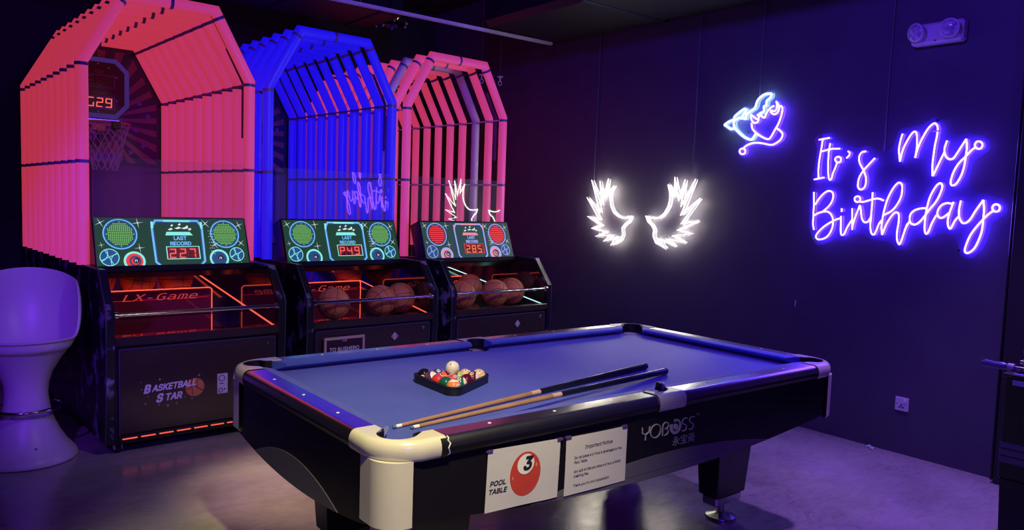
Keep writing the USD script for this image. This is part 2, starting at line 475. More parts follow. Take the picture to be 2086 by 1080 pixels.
# two hooks on wires by the third machine
for k, (x, y, z, lab) in enumerate(((2.45, 4.05, 2.83, 'small white pulley hook on a wire seen through the right machine\'s pink hoops'), (2.45, 3.73, 2.775, 'small white pulley hook on a wire just outside the right machine\'s pink hoops'))):
    h = thing('hanging_hook', lab, 'hook', (x, y, z), 0, 'hooks hung beside the right machine')
    part(h, 'wire', cyl((0, 0, .044), (0, 0, ZC - z), .0022, 6), 'cable')
    part(h, 'cap', lathe([(0, .032), (.028, .03), (.031, .036), (.028, .043), (0, .045)], 20), 'white_plastic')
    part(h, 'stem', cyl((0, 0, -.008), (0, 0, .032), .008, 12), 'white_plastic')
    a = np.linspace(0, 2 * PI, 21)[:-1]
    part(h, 'ring', sweep(np.c_[.021 * np.cos(a), 0 * a, -.028 + .021 * np.sin(a)], .0045, 8, True), 'white_plastic')

BDAY={
'I':[[(333,2045),(256,2055)],[(304,2047),(310,1985),(319,1911),(322,1845),(317,1778)],[(350,1771),(276,1785)]],
't':[[(247,2018),(253,1973),(254,1914),(251,1844),(243,1785),(232,1767),(221,1779),(213,1814),(200,1848),(187,1888)],[(162,1904),(163,1897),(167,1890),(173,1886),(181,1885),(189,1887),(196,1891),(201,1898),(204,1905),(203,1913),(198,1919),(192,1923),(184,1924),(176,1923),(169,1918),(164,1912),(162,1904)],[(311,1963),(248,1977),(206,1979),(176,1979)]],
'apostrophe':[[(117,1959),(105,1949),(106,1932),(124,1913)]],
's':[[(-6,1954),(16,1951),(32,1934),(37,1908),(28,1874),(2,1831),(-16,1792),(-22,1754),(-15,1721),(8,1702),(29,1716),(32,1749),(24,1788),(2,1826),(-25,1859),(-70,1908)]],
'M':[[(-238,2058),(-228,2015),(-222,1960),(-228,1914),(-234,1882)],[(-234,1882),(-239,1918),(-251,1968),(-275,2022),(-299,2060),(-316,2066),(-326,2047),(-331,2002),(-332,1956),(-326,1902)],[(-326,1902),(-336,1952),(-352,2001),(-378,2058),(-402,2094),(-426,2111),(-443,2099),(-449,2072),(-447,2028),(-440,1979),(-436,1917),(-434,1855),(-439,1788)],[(-439,1788),(-448,1806),(-470,1863),(-498,1933)]],
'y':[[(-508,2003),(-497,1951),(-506,1911),(-527,1890),(-551,1894),(-573,1928),(-595,1969),(-616,2007)],[(-616,2007),(-623,1959),(-621,1903),(-616,1843),(-604,1791),(-583,1747),(-563,1730),(-549,1739),(-548,1765),(-561,1817),(-586,1865),(-620,1903),(-646,1935),(-670,1957)],[(-707,1967),(-706,1959),(-702,1952),(-696,1947),(-688,1946),(-680,1948),(-673,1953),(-668,1960),(-666,1969),(-667,1977),(-671,1984),(-677,1989),(-685,1990),(-693,1988),(-700,1983),(-705,1976),(-707,1967)]],
'B':[[(345,1684),(340,1601),(338,1525),(336,1458),(327,1421)],[(329,1596),(306,1635),(273,1673),(240,1692),(212,1685),(200,1660),(207,1622),(232,1584),(279,1543)],[(334,1520),(300,1540),(255,1551),(224,1545),(200,1520),(189,1483),(194,1436),(218,1388),(252,1363),(292,1356),(308,1372),(300,1398),(267,1435),(229,1465),(186,1490),(157,1503),(136,1508)]],
'i':[[(135,1524),(133,1467),(129,1411),(118,1394),(102,1408),(86,1450),(56,1502)],[(134,1575),(133,1552)]],
'r':[[(60,1577),(56,1506),(51,1433)],[(51,1438),(47,1475),(30,1535),(9,1599)],[(9,1599),(-1,1563),(-9,1518),(-22,1493),(-39,1486),(-56,1497),(-71,1524)]],
't2':[[(-71,1685),(-73,1618),(-72,1542),(-71,1475),(-77,1430),(-88,1411),(-101,1411),(-113,1437),(-126,1477),(-142,1504)],[(9,1639),(10,1632),(14,1626),(20,1621),(27,1620),(35,1621),(42,1625),(46,1631),(48,1639),(48,1646),(44,1652),(38,1656),(30,1658),(22,1657),(16,1653),(11,1646),(9,1639)],[(15,1623),(-11,1621),(-42,1630),(-78,1641),(-114,1645),(-146,1632)]],
'h':[[(-153,1410),(-146,1451),(-147,1500),(-155,1567),(-172,1642),(-198,1703),(-222,1738),(-240,1748),(-257,1734),(-261,1699),(-256,1656),(-235,1608),(-204,1568),(-157,1540)],[(-153,1410),(-166,1452),(-186,1502),(-214,1546),(-235,1559),(-251,1543),(-253,1491),(-248,1438),(-251,1386),(-266,1356),(-278,1375),(-291,1428),(-308,1489)]],
'd':[[(-294,1448),(-319,1503)],[(-418,1589),(-388,1588),(-351,1577),(-327,1555),(-320,1523),(-329,1494),(-353,1485),(-380,1501),(-406,1535),(-435,1580),(-472,1633),(-495,1690),(-501,1727),(-489,1744),(-469,1732),(-445,1689),(-430,1646),(-420,1589),(-415,1531),(-415,1473),(-420,1440),(-430,1431),(-442,1450),(-455,1494),(-478,1547)]],
'a':[[(-573,1630),(-562,1620),(-540,1624),(-510,1614),(-489,1586),(-485,1552),(-502,1532),(-524,1539),(-551,1564)],[(-573,1630),(-560,1587),(-549,1536),(-550,1493),(-563,1468),(-575,1485),(-588,1518),(-605,1542)]],
'y2':[[(-613,1640),(-607,1584),(-612,1538),(-630,1508),(-649,1507),(-673,1530),(-699,1582),(-736,1646)],[(-736,1646),(-743,1592),(-744,1528),(-741,1465),(-728,1409),(-707,1357),(-675,1328),(-657,1338),(-661,1373),(-680,1434),(-710,1486),(-744,1533),(-767,1561),(-792,1584)],[(-826,1601),(-825,1593),(-822,1586),(-816,1581),(-808,1579),(-801,1580),(-794,1585),(-789,1592),(-787,1600),(-788,1608),(-792,1615),(-798,1620),(-805,1622),(-813,1620),(-819,1616),(-824,1609),(-826,1601)]],
}
WING_A=[(2282,1722),(2322,1670),(2323,1608),(2305,1539),(2268,1484),(2208,1452),(2142,1442),(2060,1457),(2080,1415),(2129,1386),(2160,1351),(2147,1296),(2168,1254),(2223,1220),(2284,1196),(2221,1272),(2378,1225),(2294,1282),(2481,1262),(2359,1307),(2541,1334),(2422,1364),(2599,1439),(2450,1419),(2619,1611),(2449,1486),(2567,1768),(2433,1557),(2461,1760),(2411,1603),(2358,1778),(2368,1628),(2282,1722)]
WING_B=[(1658,1733),(1637,1675),(1632,1611),(1646,1554),(1684,1495),(1741,1457),(1809,1452),(1883,1462),(1863,1423),(1818,1392),(1790,1354),(1795,1301),(1761,1244),(1657,1205),(1729,1279),(1560,1230),(1645,1283),(1457,1265),(1581,1312),(1399,1341),(1536,1363),(1340,1443),(1499,1418),(1329,1622),(1508,1490),(1384,1770),(1512,1563),(1486,1767),(1540,1613),(1591,1787),(1586,1638),(1658,1733)]
HEART_W=[[(938,2232),(928,2264),(891,2288),(861,2307),(846,2354),(811,2386),(769,2400),(729,2397)],[(729,2397),(736,2371),(765,2347),(769,2316),(787,2307),(785,2275),(815,2261),(838,2247)],[(938,2227),(971,2234),(1010,2237),(1041,2217),(1039,2179),(1017,2150),(969,2109),(915,2079),(877,2072),(853,2098),(839,2119)],[(1042,2234),(1037,2255),(1000,2280),(956,2304),(939,2292),(960,2261),(984,2241)],[(1052,2229),(1094,2215),(1130,2195)],[(1130,2195),(1098,2176),(1064,2158),(1035,2173)]]
HEART_P=[[(885,2194),(876,2153),(842,2119),(790,2087),(737,2067),(711,2086),(684,2132),(657,2177),(638,2233),(632,2279),(645,2301),(659,2294)],[(828,2225),(813,2245),(778,2227),(759,2263),(731,2295),(702,2307)],[(686,2338),(666,2308),(659,2281),(672,2256),(698,2245),(723,2260),(727,2276)],[(727,2276),(693,2268),(678,2298),(686,2338)],[(895,2256),(887,2218),(866,2195),(838,2196),(824,2214)],[(824,2214),(843,2221),(869,2238),(895,2256)],[(667,2141),(642,2124),(619,2097),(632,2061),(677,2032),(713,2025),(775,2038),(837,2046),(887,2040),(924,2025),(949,2005)],[(925,1985),(928,1974),(937,1966),(949,1964),(962,1967),(972,1975),(977,1986),(974,1997),(965,2005),(952,2007),(939,2004),(929,1996),(925,1985)]]
TAPE=[(-421,2062),(-468,2064)]

# ---------------------------------------------------------------- neon signs on the wall (coordinates y, z in millimetres on the wall)
TX, BX = WX - .045, WX - .028


def wallpts(q, x=TX): return np.array([(x, a / 1000., b / 1000.) for a, b in q])


def neon_part(root, name, strokes, r, m, smooth_=True, tag=None, straight=False):
    ms = []
    for q in strokes:
        P = wallpts(q)
        P = P if straight or len(P) < 3 else spline(P, 5)
        ms.append(sweep(P, r, 8))
    return part(root, name, cat(ms), m, 60, tag)


def sign_back(root, strokes, grow, shrink, m):
    u = unary_union([LineString([(a / 1000., b / 1000.) for a, b in q]) for q in strokes if len(q) > 1]).buffer(grow).buffer(-shrink)
    if u.geom_type != 'Polygon': u = max(u.geoms, key=lambda g: g.area)
    u = Polygon(u.exterior).simplify(.003)
    part(root, 'acrylic_backing', slab_x(u, BX, BX + .004), m, 30)
    return u


def hardware(root, pts, cy, cz):
    for y, z in pts: part(root, 'standoff', cat([cyl((BX - .006, y, z), (WX, y, z), .007, 10)]), 'chrome')
    P = [(BX + .008, cy, cz - .03), (BX + .008, cy, cz + .2), (WX - .012, cy + .002, cz + .5), (WX - .012, cy - .003, 3.088)]
    part(root, 'power_cable', sweep(P, .0045, 8), 'cable')


sg = thing('neon_sign', "violet neon sign reading It's My Birthday on the dark wall", 'neon sign', (0, 0, 0))
allS = []
for k, ss in BDAY.items():
    allS += ss
    neon_part(sg, 'letter_tube', ss, .0056, 'neon_violet')
sign_back(sg, allS, .125, .085, 'acrylic_glow')
hardware(sg, ((.33, 2.06), (-.44, 2.13), (.33, 1.36), (-.62, 1.34)), -.115, 1.98)
part(sg, 'clip', sweep(wallpts(TAPE, TX - .004), .0045, 6), 'white_plastic')
wa = thing('neon_sign', 'white neon angel wing at the left, feathers spread leftwards', 'neon sign', (0, 0, 0), 0, 'pair of neon angel wings')
neon_part(wa, 'neon_outline', [WING_A], .0058, 'neon_white', straight=True)
sign_back(wa, [WING_A], .03, .012, 'acrylic_wing')
hardware(wa, ((WING_A[16][0] / 1000, WING_A[16][1] / 1000 + .03), (WING_A[7][0] / 1000 + .03, WING_A[7][1] / 1000)), WING_A[26][0] / 1000, WING_A[26][1] / 1000)
wb = thing('neon_sign', 'white neon angel wing at the right, feathers spread rightwards', 'neon sign', (0, 0, 0), 0, 'pair of neon angel wings')
neon_part(wb, 'neon_outline', [WING_B], .0058, 'neon_white', straight=True)
sign_back(wb, [WING_B], .03, .012, 'acrylic_wing')
hardware(wb, ((WING_B[7][0] / 1000 - .02, WING_B[7][1] / 1000 - .02), (WING_B[13][0] / 1000, WING_B[13][1] / 1000 + .03)), WING_B[25][0] / 1000 + .05, WING_B[25][1] / 1000 - .04)
hs = thing('neon_sign', 'neon winged white heart overlapping a violet horned heart with a tail', 'neon sign', (0, 0, 0))
neon_part(hs, 'angel_heart_tube', HEART_W, .0075, 'neon_ice')
neon_part(hs, 'horned_heart_tube', HEART_P, .0065, 'neon_violet')
sign_back(hs, HEART_W + HEART_P, .045, .02, 'acrylic_glow')
hardware(hs, ((HEART_W[2][7][0] / 1000, HEART_W[2][7][1] / 1000 + .05), (HEART_P[0][9][0] / 1000 + .04, HEART_P[0][9][1] / 1000)), .847, 2.40)

# ---------------------------------------------------------------- small things on the wall
e = thing('emergency_light', 'twin-lamp emergency light high on the wall above the birthday sign', 'emergency light', (WX, -.408, 2.66))
part(e, 'housing', bx(-.075, 0, -.155, .150, -.066, .062, .014), 'white_plastic')
for y, ty in ((.098, .30), (-.094, -.10)):
    nz = np.array([-1., ty, -.12]); uy = np.array([0, 0, 1.]) - nz * (nz[2] / (nz @ nz)); LR = frame(np.cross(uy, nz), uy)
    n = part(e, 'lamp_head', xform(lathe([(0, -.05), (.035, -.045), (.060, -.01), (.066, .012), (.066, .020), (.058, .024), (0, .024)], 28), LR * .86, (-.105, y, .006)), 'white_plastic')
    part(n, 'lens', xform(lathe([(0, .020), (.057, .024), (.05, .030), (.03, .037), (0, .040)], 28), LR * .86, (-.105, y, .006)), 'lamp_glass')
    part(n, 'lens_ribs', cat([xform(cyl((a_ * .012, -math.sqrt(.054 ** 2 - (a_ * .012) ** 2), .034 - .0028 * a_ * a_ * .35), (a_ * .012, math.sqrt(.054 ** 2 - (a_ * .012) ** 2), .034 - .0028 * a_ * a_ * .35), .0018, 5), LR * .86, (-.105, y, .006)) for a_ in range(-4, 5)]), 'lamp_glass')
    part(e, 'lamp_neck', cyl((-.09, y, .02), (-.05, y, -.02), .014, 10), 'white_plastic')
part(e, 'test_button', xform(lathe([(0, 0), (.006, 0), (.006, .004), (0, .005)], 10), frame((0, -1, 0), (0, 0, 1)), (-.0755, 0, -.05)), 'print_red')
o = thing('wall_socket', 'white electrical socket plate low on the dark wall', 'socket', (WX, -.34, .327))
part(o, 'plate', bx(-.011, 0, -.043, .043, -.045, .045, .004), 'white_plastic')
part(o, 'switch_rocker', bx(-.017, -.010, -.030, -.014, .012, .034, .002), 'print_white')
for y, z, w, hh in ((.0, -.006, .004, .007), (.011, -.020, .007, .0035), (-.011, -.020, .007, .0035)):
    part(o, 'pin_hole', bx(-.0125, -.0105, y - w, y + w, z - hh, z + hh), 'dark_print', False)
for y in (-.03, .03): part(o, 'screw', xform(lathe([(0, 0), (.004, 0), (.0035, .0015), (0, .002)], 10), frame((0, -1, 0), (0, 0, 1)), (-.011, y, 0)), 'chrome')
q = thing('wall_anchor', 'tiny pale screw anchor left in the bare dark wall', 'screw', (WX, .458, .885))
part(q, 'sleeve', bx(-.010, 0, -.003, .003, -.022, .022, .002), 'white_plastic'); part(q, 'screw', xform(lathe([(0, 0), (.004, 0), (0, .003)], 8), frame((0, -1, 0), (0, 0, 1)), (-.010, 0, .016)), 'chrome')
q = single('paper_scrap', cat([xform(bx(-.02, .02, -.012, .012, 0, .002), frame((.9, .3, .1), (-.3, .9, .2)), (2.66, -.19, .006)), xform(bx(-.012, .012, -.01, .01, 0, .002), frame((.7, -.5, .4), (.4, .9, .1)), (2.672, -.165, .010))]), 'paper', 'small crumpled paper scrap on the floor against the wall', 'litter', False)

# ---------------------------------------------------------------- pool table
A_, B_, RC = 1.255, .70, .15
PX_, PY_, PR_ = 1.150, .588, .064      # corner pockets
T = thing('pool_table', 'black pool table with light blue cloth and cream corner caps', 'pool table', (0, 0, 0))


def rail_piece(path, prof, omax=None):
    """prof [(inward offset, z)] closed, carried along path [(x, y, nx, ny)] (outer edge and outward normal)."""
    n = len(prof); V = []
    for i, (x, y, nx, ny) in enumerate(path):
        om = 9 if omax is None else omax[i]
        for o, z in prof:
            o = min(o, om); V.append((x - nx * o, y - ny * o, z))
    F = []
    for i in range(len(path) - 1):
        for k in range(n):
            j = (k + 1) % n
            F += [(i * n + k, (i + 1) * n + j, i * n + j), (i * n + k, (i + 1) * n + k, (i + 1) * n + j)]
    tri = trimesh.creation.triangulate_polygon(Polygon([(o, z) for o, z in prof]), engine='earcut')
    if len(tri[0]) == n:
        kd = [int(np.argmin([np.hypot(a - o, b - z) for o, z in prof])) for a, b in tri[0]]
        L = (len(path) - 1) * n
        for f in tri[1]:
            a, b, c = (kd[i] for i in f); F += [(a, b, c), (L + a, L + c, L + b)]
    m = trimesh.Trimesh(np.array(V), np.array(F), process=False); m.fix_normals()
    return m


RP = [(.088, .815), (.026, .815), (.018, .8135), (.011, .8095), (.006, .803), (.002, .794), (.0, .781), (.003, .766), (.010, .757), (.02, .752), (.088, .752)]


RT = [(.088, .815), (.026, .815), (.018, .8135), (.011, .8095), (.006, .803), (.002, .794), (.0, .783), (.088, .783)]
RL = [(.088, .783), (.0, .783), (.0, .776), (.003, .766), (.010, .757), (.02, .752), (.088, .752)]


def grown(g): return [(o - g if o < .08 else o, z + (g if z > .78 else -g)) for o, z in RP]


def line_path(p0, p1, nrm): return [(*p0, *nrm), (*p1, *nrm)]


ARM = .075


def liner(cx, cy, r, wall):
    """A pocket cup below the bed and, round its outer side, a rubber wall up to the rail top along the given line."""
    cup = lathe([(r, BED - .004), (r + .006, BED - .004), (r + .006, .66), (0, .655), (0, .66), (r, .665), (r, BED - .004)], 24, (cx, cy, 0))
    part(T, 'pocket_liner', cat([cup, xform(ext(LineString(wall).buffer(.0035, cap_style='flat'), .8165 - BED + .004), None, (0, 0, BED - .004))]), 'black_rubber')


for sx in (-1, 1):
    lp_ = line_path((sx * A_, -(B_ - RC - ARM)), (sx * A_, B_ - RC - ARM), (sx, 0))
    rl_ = part(T, 'end_rail', rail_piece(lp_, RT), 'rail_laminate'); part(rl_, 'rail_underside', rail_piece(lp_, RL), 'apron_laminate')
for sy in (-1, 1):
    for sx in (-1, 1):
        lp_ = line_path((sx * .076, sy * B_), (sx * (A_ - RC - .065), sy * B_), (0, sy))
        rl_ = part(T, 'long_rail', rail_piece(lp_, RT), 'rail_laminate'); part(rl_, 'rail_underside', rail_piece(lp_, RL), 'apron_laminate')
for sx in (-1, 1):
    for sy in (-1, 1):
        cx, cy = A_ - RC, B_ - RC
        P = [(A_, cy - ARM, 1, 0), (A_, cy - .03, 1, 0), (A_, cy, 1, 0)] + [(cx + RC * math.cos(a), cy + RC * math.sin(a), math.cos(a), math.sin(a)) for a in np.linspace(0, PI / 2, 15)[1:-1]] + [(cx, B_, 0, 1), (cx - .03, B_, 0, 1), (cx - .065, B_, 0, 1)]
        om = [.088, .088]
        for k in range(2, len(P) - 2):
            ux_, uy_ = P[k][2], P[k][3]; dx, dy = PX_ - cx, PY_ - cy; cu = dx * ux_ + dy * uy_
            om.append(RC - cu - math.sqrt(max(PR_ ** 2 - dx * dx - dy * dy + cu * cu, 0)))
        om += [.088, .088]
        P = [(sx * x, sy * y, sx * a, sy * b) for x, y, a, b in P]
        part(T, 'corner_cap', rail_piece(P, grown(.0025), om), 'cream_plastic', 40)
        Q = [(1.245, .54, 1, 0), (1.245, .60, 1, 0)] + [(1.16 + .085 * math.cos(a), .60 + .085 * math.sin(a), math.cos(a), math.sin(a)) for a in np.linspace(0, PI / 2, 13)[1:-1]] + [(1.16, .685, 0, 1), (1.152, .685, 0, 1)]
        Q = [(sx * x, sy * y, sx * a, sy * b) for x, y, a, b in Q]
        part(T, 'corner_post', rail_piece(Q, [(-.004, .757), (-.004, .556), (.004, .548), (.03, .548), (.03, .757)]), 'cream_plastic', 40)
        wall = [(1.084, .608), (1.11, .618)] + [(PX_ + (PR_ - .001) * math.cos(a), PY_ + (PR_ - .001) * math.sin(a)) for a in np.radians(np.linspace(112, -30, 18))] + [(1.176, .545), (1.166, .524)]
        liner(sx * PX_, sy * PY_, PR_ + .002, [(sx * x, sy * y) for x, y in wall])
for sy in (-1, 1):
    xs_ = np.r_[-.078, -.0585, np.linspace(-.056, .056, 19), .0585, .078]
    om = [max(B_ - (.600 + math.sqrt(max(.056 ** 2 - x * x, 0))), .012) if abs(x) <= .0561 else .088 for x in xs_]
    part(T, 'side_pocket_bracket', rail_piece([(x, sy * B_, 0, sy) for x in xs_], grown(.003), om), 'grey_plastic', 35)
    liner(0, sy * .600, .057, [(x, sy * y) for x, y in [(-.060, .600)] + [(.055 * math.cos(a), .600 + .055 * math.sin(a)) for a in np.linspace(PI, 0, 20)] + [(.060, .600)]])
# bed with its six holes, cushions
bedp = sbox(-1.172, -.612, 1.172, .612)
for sx in (-1, 0, 1):
    for sy in (-1, 1): bedp = bedp.difference(Point(sx * PX_, sy * (.600 if sx == 0 else PY_)).buffer(.062, 16))
part(T, 'bed_cloth', xform(ext(bedp, .03), None, (0, 0, BED - .03)), 'cloth', False)
CP = [(0, NOSE), (.0, NOSE - .010), (.05, BED + .002), (.05, RAIL - .0005), (.03, RAIL - .0005), (.008, NOSE + .004)]


def cushion(a0, a1, b0, b1, to):
    """nose from a0 to a1, back from b0 to b1 along the rail; to(along, out, z) places it."""
    V = [to(a0 + (b0 - a0) * d / .05, d, z) for d, z in CP] + [to(a1 + (b1 - a1) * d / .05, d, z) for d, z in CP]
    n = len(CP); F = []
    for k in range(n):
        j = (k + 1) % n; F += [(k, j, n + j), (k, n + j, n + k)]
    for k in range(1, n - 1): F += [(0, k + 1, k), (n, n + k, n + k + 1)]
    m = trimesh.Trimesh(np.array(V), np.array(F), process=False); m.fix_normals(); return m


for sy in (-1, 1):
    for sx in (-1, 1):
        part(T, 'cushion', cushion(.062, 1.038, .048, 1.085, lambda s, o, z: (sx * s, sy * (.56 + o), z)), 'cloth', 25)
for sx in (-1, 1):
    part(T, 'cushion', cushion(-.478, .478, -.525, .525, lambda s, o, z: (sx * (1.12 + o), s, z)), 'cloth', 25)
for sx in (-1, 1):
    for y in (-.28, 0, .28): part(T, 'rail_sight', lathe([(0, 0), (.0062, 0), (.005, .0012), (0, .0014)], 12, (sx * 1.2, y, RAIL)), 'pearl')
for sy in (-1, 1):
    for x in (-.84, -.56, -.28, .28, .56, .84): part(T, 'rail_sight', lathe([(0, 0), (.0062, 0), (.005, .0012), (0, .0014)], 12, (x, sy * .64, RAIL)), 'pearl')
# skirts with their bowed lower edges and grey inlays
xs = np.linspace(-1.158, 1.158, 41)
lp = Polygon([(-1.158, .757), (1.158, .757)] + [(x, .492 + .07 * (x / 1.1) ** 2) for x in xs[::-1]])
ys = np.linspace(-.56, .56, 31)
ep = Polygon([(-.56, .757), (.56, .757)] + [(y, .490 + .045 * (y / .53) ** 2) for y in ys[::-1]])
u = np.linspace(-1, 1, 41)
li = Polygon([(.69 * k, .494 + .07 * (.69 * k / 1.1) ** 2) for k in u] + [(.69 * k, .5205 + .062 * (1 - k * k)) for k in u[::-1]])
ei = Polygon([(.375 * k, .492 + .045 * (.375 * k / .53) ** 2) for k in u] + [(.375 * k, .5145 + .083 * (1 - k * k)) for k in u[::-1]])
for sy in (-1, 1):
    y0, y1 = sorted((sy * .655, sy * .68)); s = part(T, 'side_skirt', slab_y(lp, y0, y1), 'apron_laminate', 25)
    y0, y1 = sorted((sy * .68, sy * .6825)); part(s, 'inlay', slab_y(li, y0, y1), 'inlay_grey', 25)
for sx in (-1, 1):
    x0, x1 = sorted((sx * 1.215, sx * 1.24)); s = part(T, 'end_skirt', slab_x(ep, x0, x1), 'apron_laminate', 25)
    x0, x1 = sorted((sx * 1.24, sx * 1.2425)); part(s, 'inlay', slab_x(ei, x0, x1), 'inlay_grey', 25)
part(T, 'slate_frame', bx(-1.21, 1.21, -.65, .65, .66, .735), 'leg_black', False)
part(T, 'bottom_board', bx(-1.2, 1.2, -.645, .645, .575, .60), 'leg_black', False)
for sx in (-1, 1):
    for sy in (-1, 1):
        cx, cy = sx * .86, sy * .33
        lg = part(T, 'leg', trimesh.convex.convex_hull(np.array([(cx + a * w, cy + b * h_, z) for z, w, h_ in ((.13, .106, .050), (.135, .110, .054), (.575, .140, .080)) for a in (-1, 1) for b in (-1, 1)])), 'leg_black', 25)
        part(lg, 'collar', bx(cx - .100, cx + .100, cy - .046, cy + .046, .082, .131, .008), 'steel_foot')
        part(lg, 'levelling_foot', lathe([(0, .095), (.018, .095), (.018, .035), (.03, .026), (.074, .014), (.077, .006), (.077, 0), (0, 0)], 32, (cx, cy, 0)), 'steel_foot')
# black tape round the near rail next to the cap, flaking white at its edge
part(T, 'rail_tape', rail_piece(line_path((-1.062, -B_), (-1.036, -B_), (0, -1)), [(o - .003 if o < .08 else .08, z + (.0022 if z > .78 else -.002)) for o, z in RP]), 'black_rubber')
part(T, 'tape_fray', sweep([(-1.035 + .004 * math.sin(9 * i), -B_ + o - .0035, z + (.002 if z > .78 else 0)) for i, (o, z) in enumerate(RP[2:9])], .0022, 6), 'print_white')
# maker's lettering on the near skirt: thin round strokes, a bullseye for the second O
FY = np.array([[1, 0, 0], [0, 0, -1], [0, 1, 0]], float)      # text plane facing the photographer (-y)


def strokes_xz(sts, r, y): return cat([sweep([(x, y, z) for x, z in s], r, 6) for s in sts])


def arc(cx, cz, rx, rz, a0, a1, n=16): return [(cx + rx * math.cos(math.radians(a)), cz + rz * math.sin(math.radians(a))) for a in np.linspace(a0, a1, n)]


ly, lz, sh = -.6822, .652, .05
W = []
W.append([[(-.150, lz + .05), (-.148, lz + .028), (-.131, lz + .019), (-.112, lz + .028), (-.108, lz + .05)], [(-.130, lz + .02), (-.130, lz - .002)]])
W.append([arc(-.074, lz + .025, .029, .026, 0, 360, 26)])
W.append([[(-.033, lz), (-.033, lz + .041)], arc(-.016, lz + .038, .0165, .0125, 180, -90, 14), arc(-.018, lz + .0125, .0175, .0125, 90, -100, 14)])
for sxx in (.098, .141): W.append([arc(sxx + .003, lz + .038, .018, .0125, 50, 250, 12) + arc(sxx - .004, lz + .0125, .016, .0130, 80, -130, 12)])
for w in W: part(T, 'lettering', strokes_xz(w, .0030, ly), 'logo_silver')
ring = affinity.scale(Point(.043, lz + .025).buffer(.030, 20), 1.12, 1.0).difference(Point(.045, lz + .026).buffer(.0205, 20)).difference(sbox(0, lz + .037, .034, lz + .06))
part(T, 'lettering', slab_y(unary_union([ring, Point(.044, lz + .024).buffer(.0125, 14)]), -.6840, -.680), 'logo_silver')
part(T, 'lettering', xform(lettering('TM', .010, .001), FY, (.168, -.6815, lz + .050)), 'logo_silver', False)
part(T, 'lettering', xform(lettering('永宝斋', .0295, .001, font='Noto Sans CJK*', sx=1.15), FY, (.028, -.6815, .603)), 'logo_silver', False)

# ---------------------------------------------------------------- two paper notices taped to the near skirt


def sheet_xz(cx, cz, w, h, rot, bulge, seed):
    """A sheet of paper, slightly buckled, its front at -y; returns mesh and the map from sheet coordinates to the world."""
    n, k = 18, 12
    c, s_ = math.cos(rot), math.sin(rot)

    def to(u_, v_, lift=0.0):
        b = bulge * (meshkit.noise(np.array([[u_ * 9 + seed, v_ * 7, seed * 1.7]]))[0])
        return (cx + c * u_ - s_ * v_, -.6832 - b - lift, cz + s_ * u_ + c * v_)
    V = [to((i / n - .5) * w, (j / k - .5) * h) for j in range(k + 1) for i in range(n + 1)]
    F = []
    for j in range(k):
        for i in range(n):
            a = j * (n + 1) + i; F += [(a, a + 1, a + n + 2), (a, a + n + 2, a + n + 1)]
    m = trimesh.Trimesh(np.array(V), np.array(F), process=False)
    back = m.copy(); back.vertices = back.vertices + (0, .0004, 0); back.invert()
    return cat([m, back]), to


def on_sheet(to, mesh, lift=.0006):
    """Carries a flat mesh in sheet coordinates onto the buckled sheet."""
    m = as_tm(mesh).copy(); m.vertices = np.array([to(a, b, lift + c * .3) for a, b, c in m.vertices]); return m


n1 = thing('paper_notice', 'white paper sign with a red number 3 ball reading POOL TABLE', 'sign', (0, 0, 0), 0, 'paper notices taped to the pool table')
m, to = sheet_xz(-.7245, .634, .310, .206, -.036, .004, 3)
part(n1, 'sheet', m, 'paper', True)
part(n1, 'red_ball', on_sheet(to, ext(affinity.scale(Point(.005, .003).buffer(.066, 24), .98, 1.12), .0004)), 'print_red', False)
part(n1, 'white_spot', on_sheet(to, ext(affinity.rotate(affinity.scale(Point(.004, .036).buffer(.034, 20), 1.06, 1.0), 20), .0004), .0012), 'print_white', False)
for a, b, r in ((.050, .028, .0045), (-.048, -.006, .0035)): part(n1, 'highlight', on_sheet(to, ext(affinity.scale(Point(a, b).buffer(r, 8), .7, 1.8), .0004), .0012), 'print_pink', False)
t3 = lettering('3', .042, .0004, 5, .25); t3.apply_translation((-.012, .017, 0)); part(n1, 'numeral', on_sheet(to, t3, .0018), 'ink', False)
for k, w in enumerate(('POOL', 'TABLE')):
    tm = lettering(w, .0155, .0004, 3, .22, sx=1.12); tm.apply_translation((-.146 + .004 * (1 - k), -.018 - .026 * k, 0)); part(n1, 'lettering', on_sheet(to, tm), 'ink', False)
for x, z in ((-.87, .738), (-.57, .728)): part(n1, 'tape', bx(x - .012, x + .012, -.6885, -.680, z - .004, z + .004), 'clear_strip', False)
n2 = thing('paper_notice', 'white paper sign headed Important Notice with lines of small print', 'sign', (0, 0, 0), 0, 'paper notices taped to the pool table')
m, to = sheet_xz(-.388, .622, .306, .208, -.012, .004, 8)
part(n2, 'sheet', m, 'paper', True)
for tx, hh, x, z in (('Important Notice', .0125, -.062, .052), ('Do not place any Food & beverages on the', .0088, -.112, .022), ('Pool Table.', .0088, -.112, .005), ('Any spill on the pool table will incur a RM50', .0088, -.112, -.027), ('cleaning fee.', .0088, -.112, -.044), ('Thank you for your cooperation', .0088, -.112, -.078)):
    tm = lettering(tx, hh, .0004, 1); wd = tm.bounds[1][0] - tm.bounds[0][0]
    if wd > .236: tm.apply_scale((.236 / wd, 1, 1))
    tm.apply_translation((x, z, 0)); part(n2, 'print_line', on_sheet(to, tm), 'ink', False)
for x, z in ((-.53, .728), (-.25, .724)): part(n2, 'tape', bx(x - .012, x + .012, -.6885, -.680, z - .004, z + .004), 'clear_strip', False)

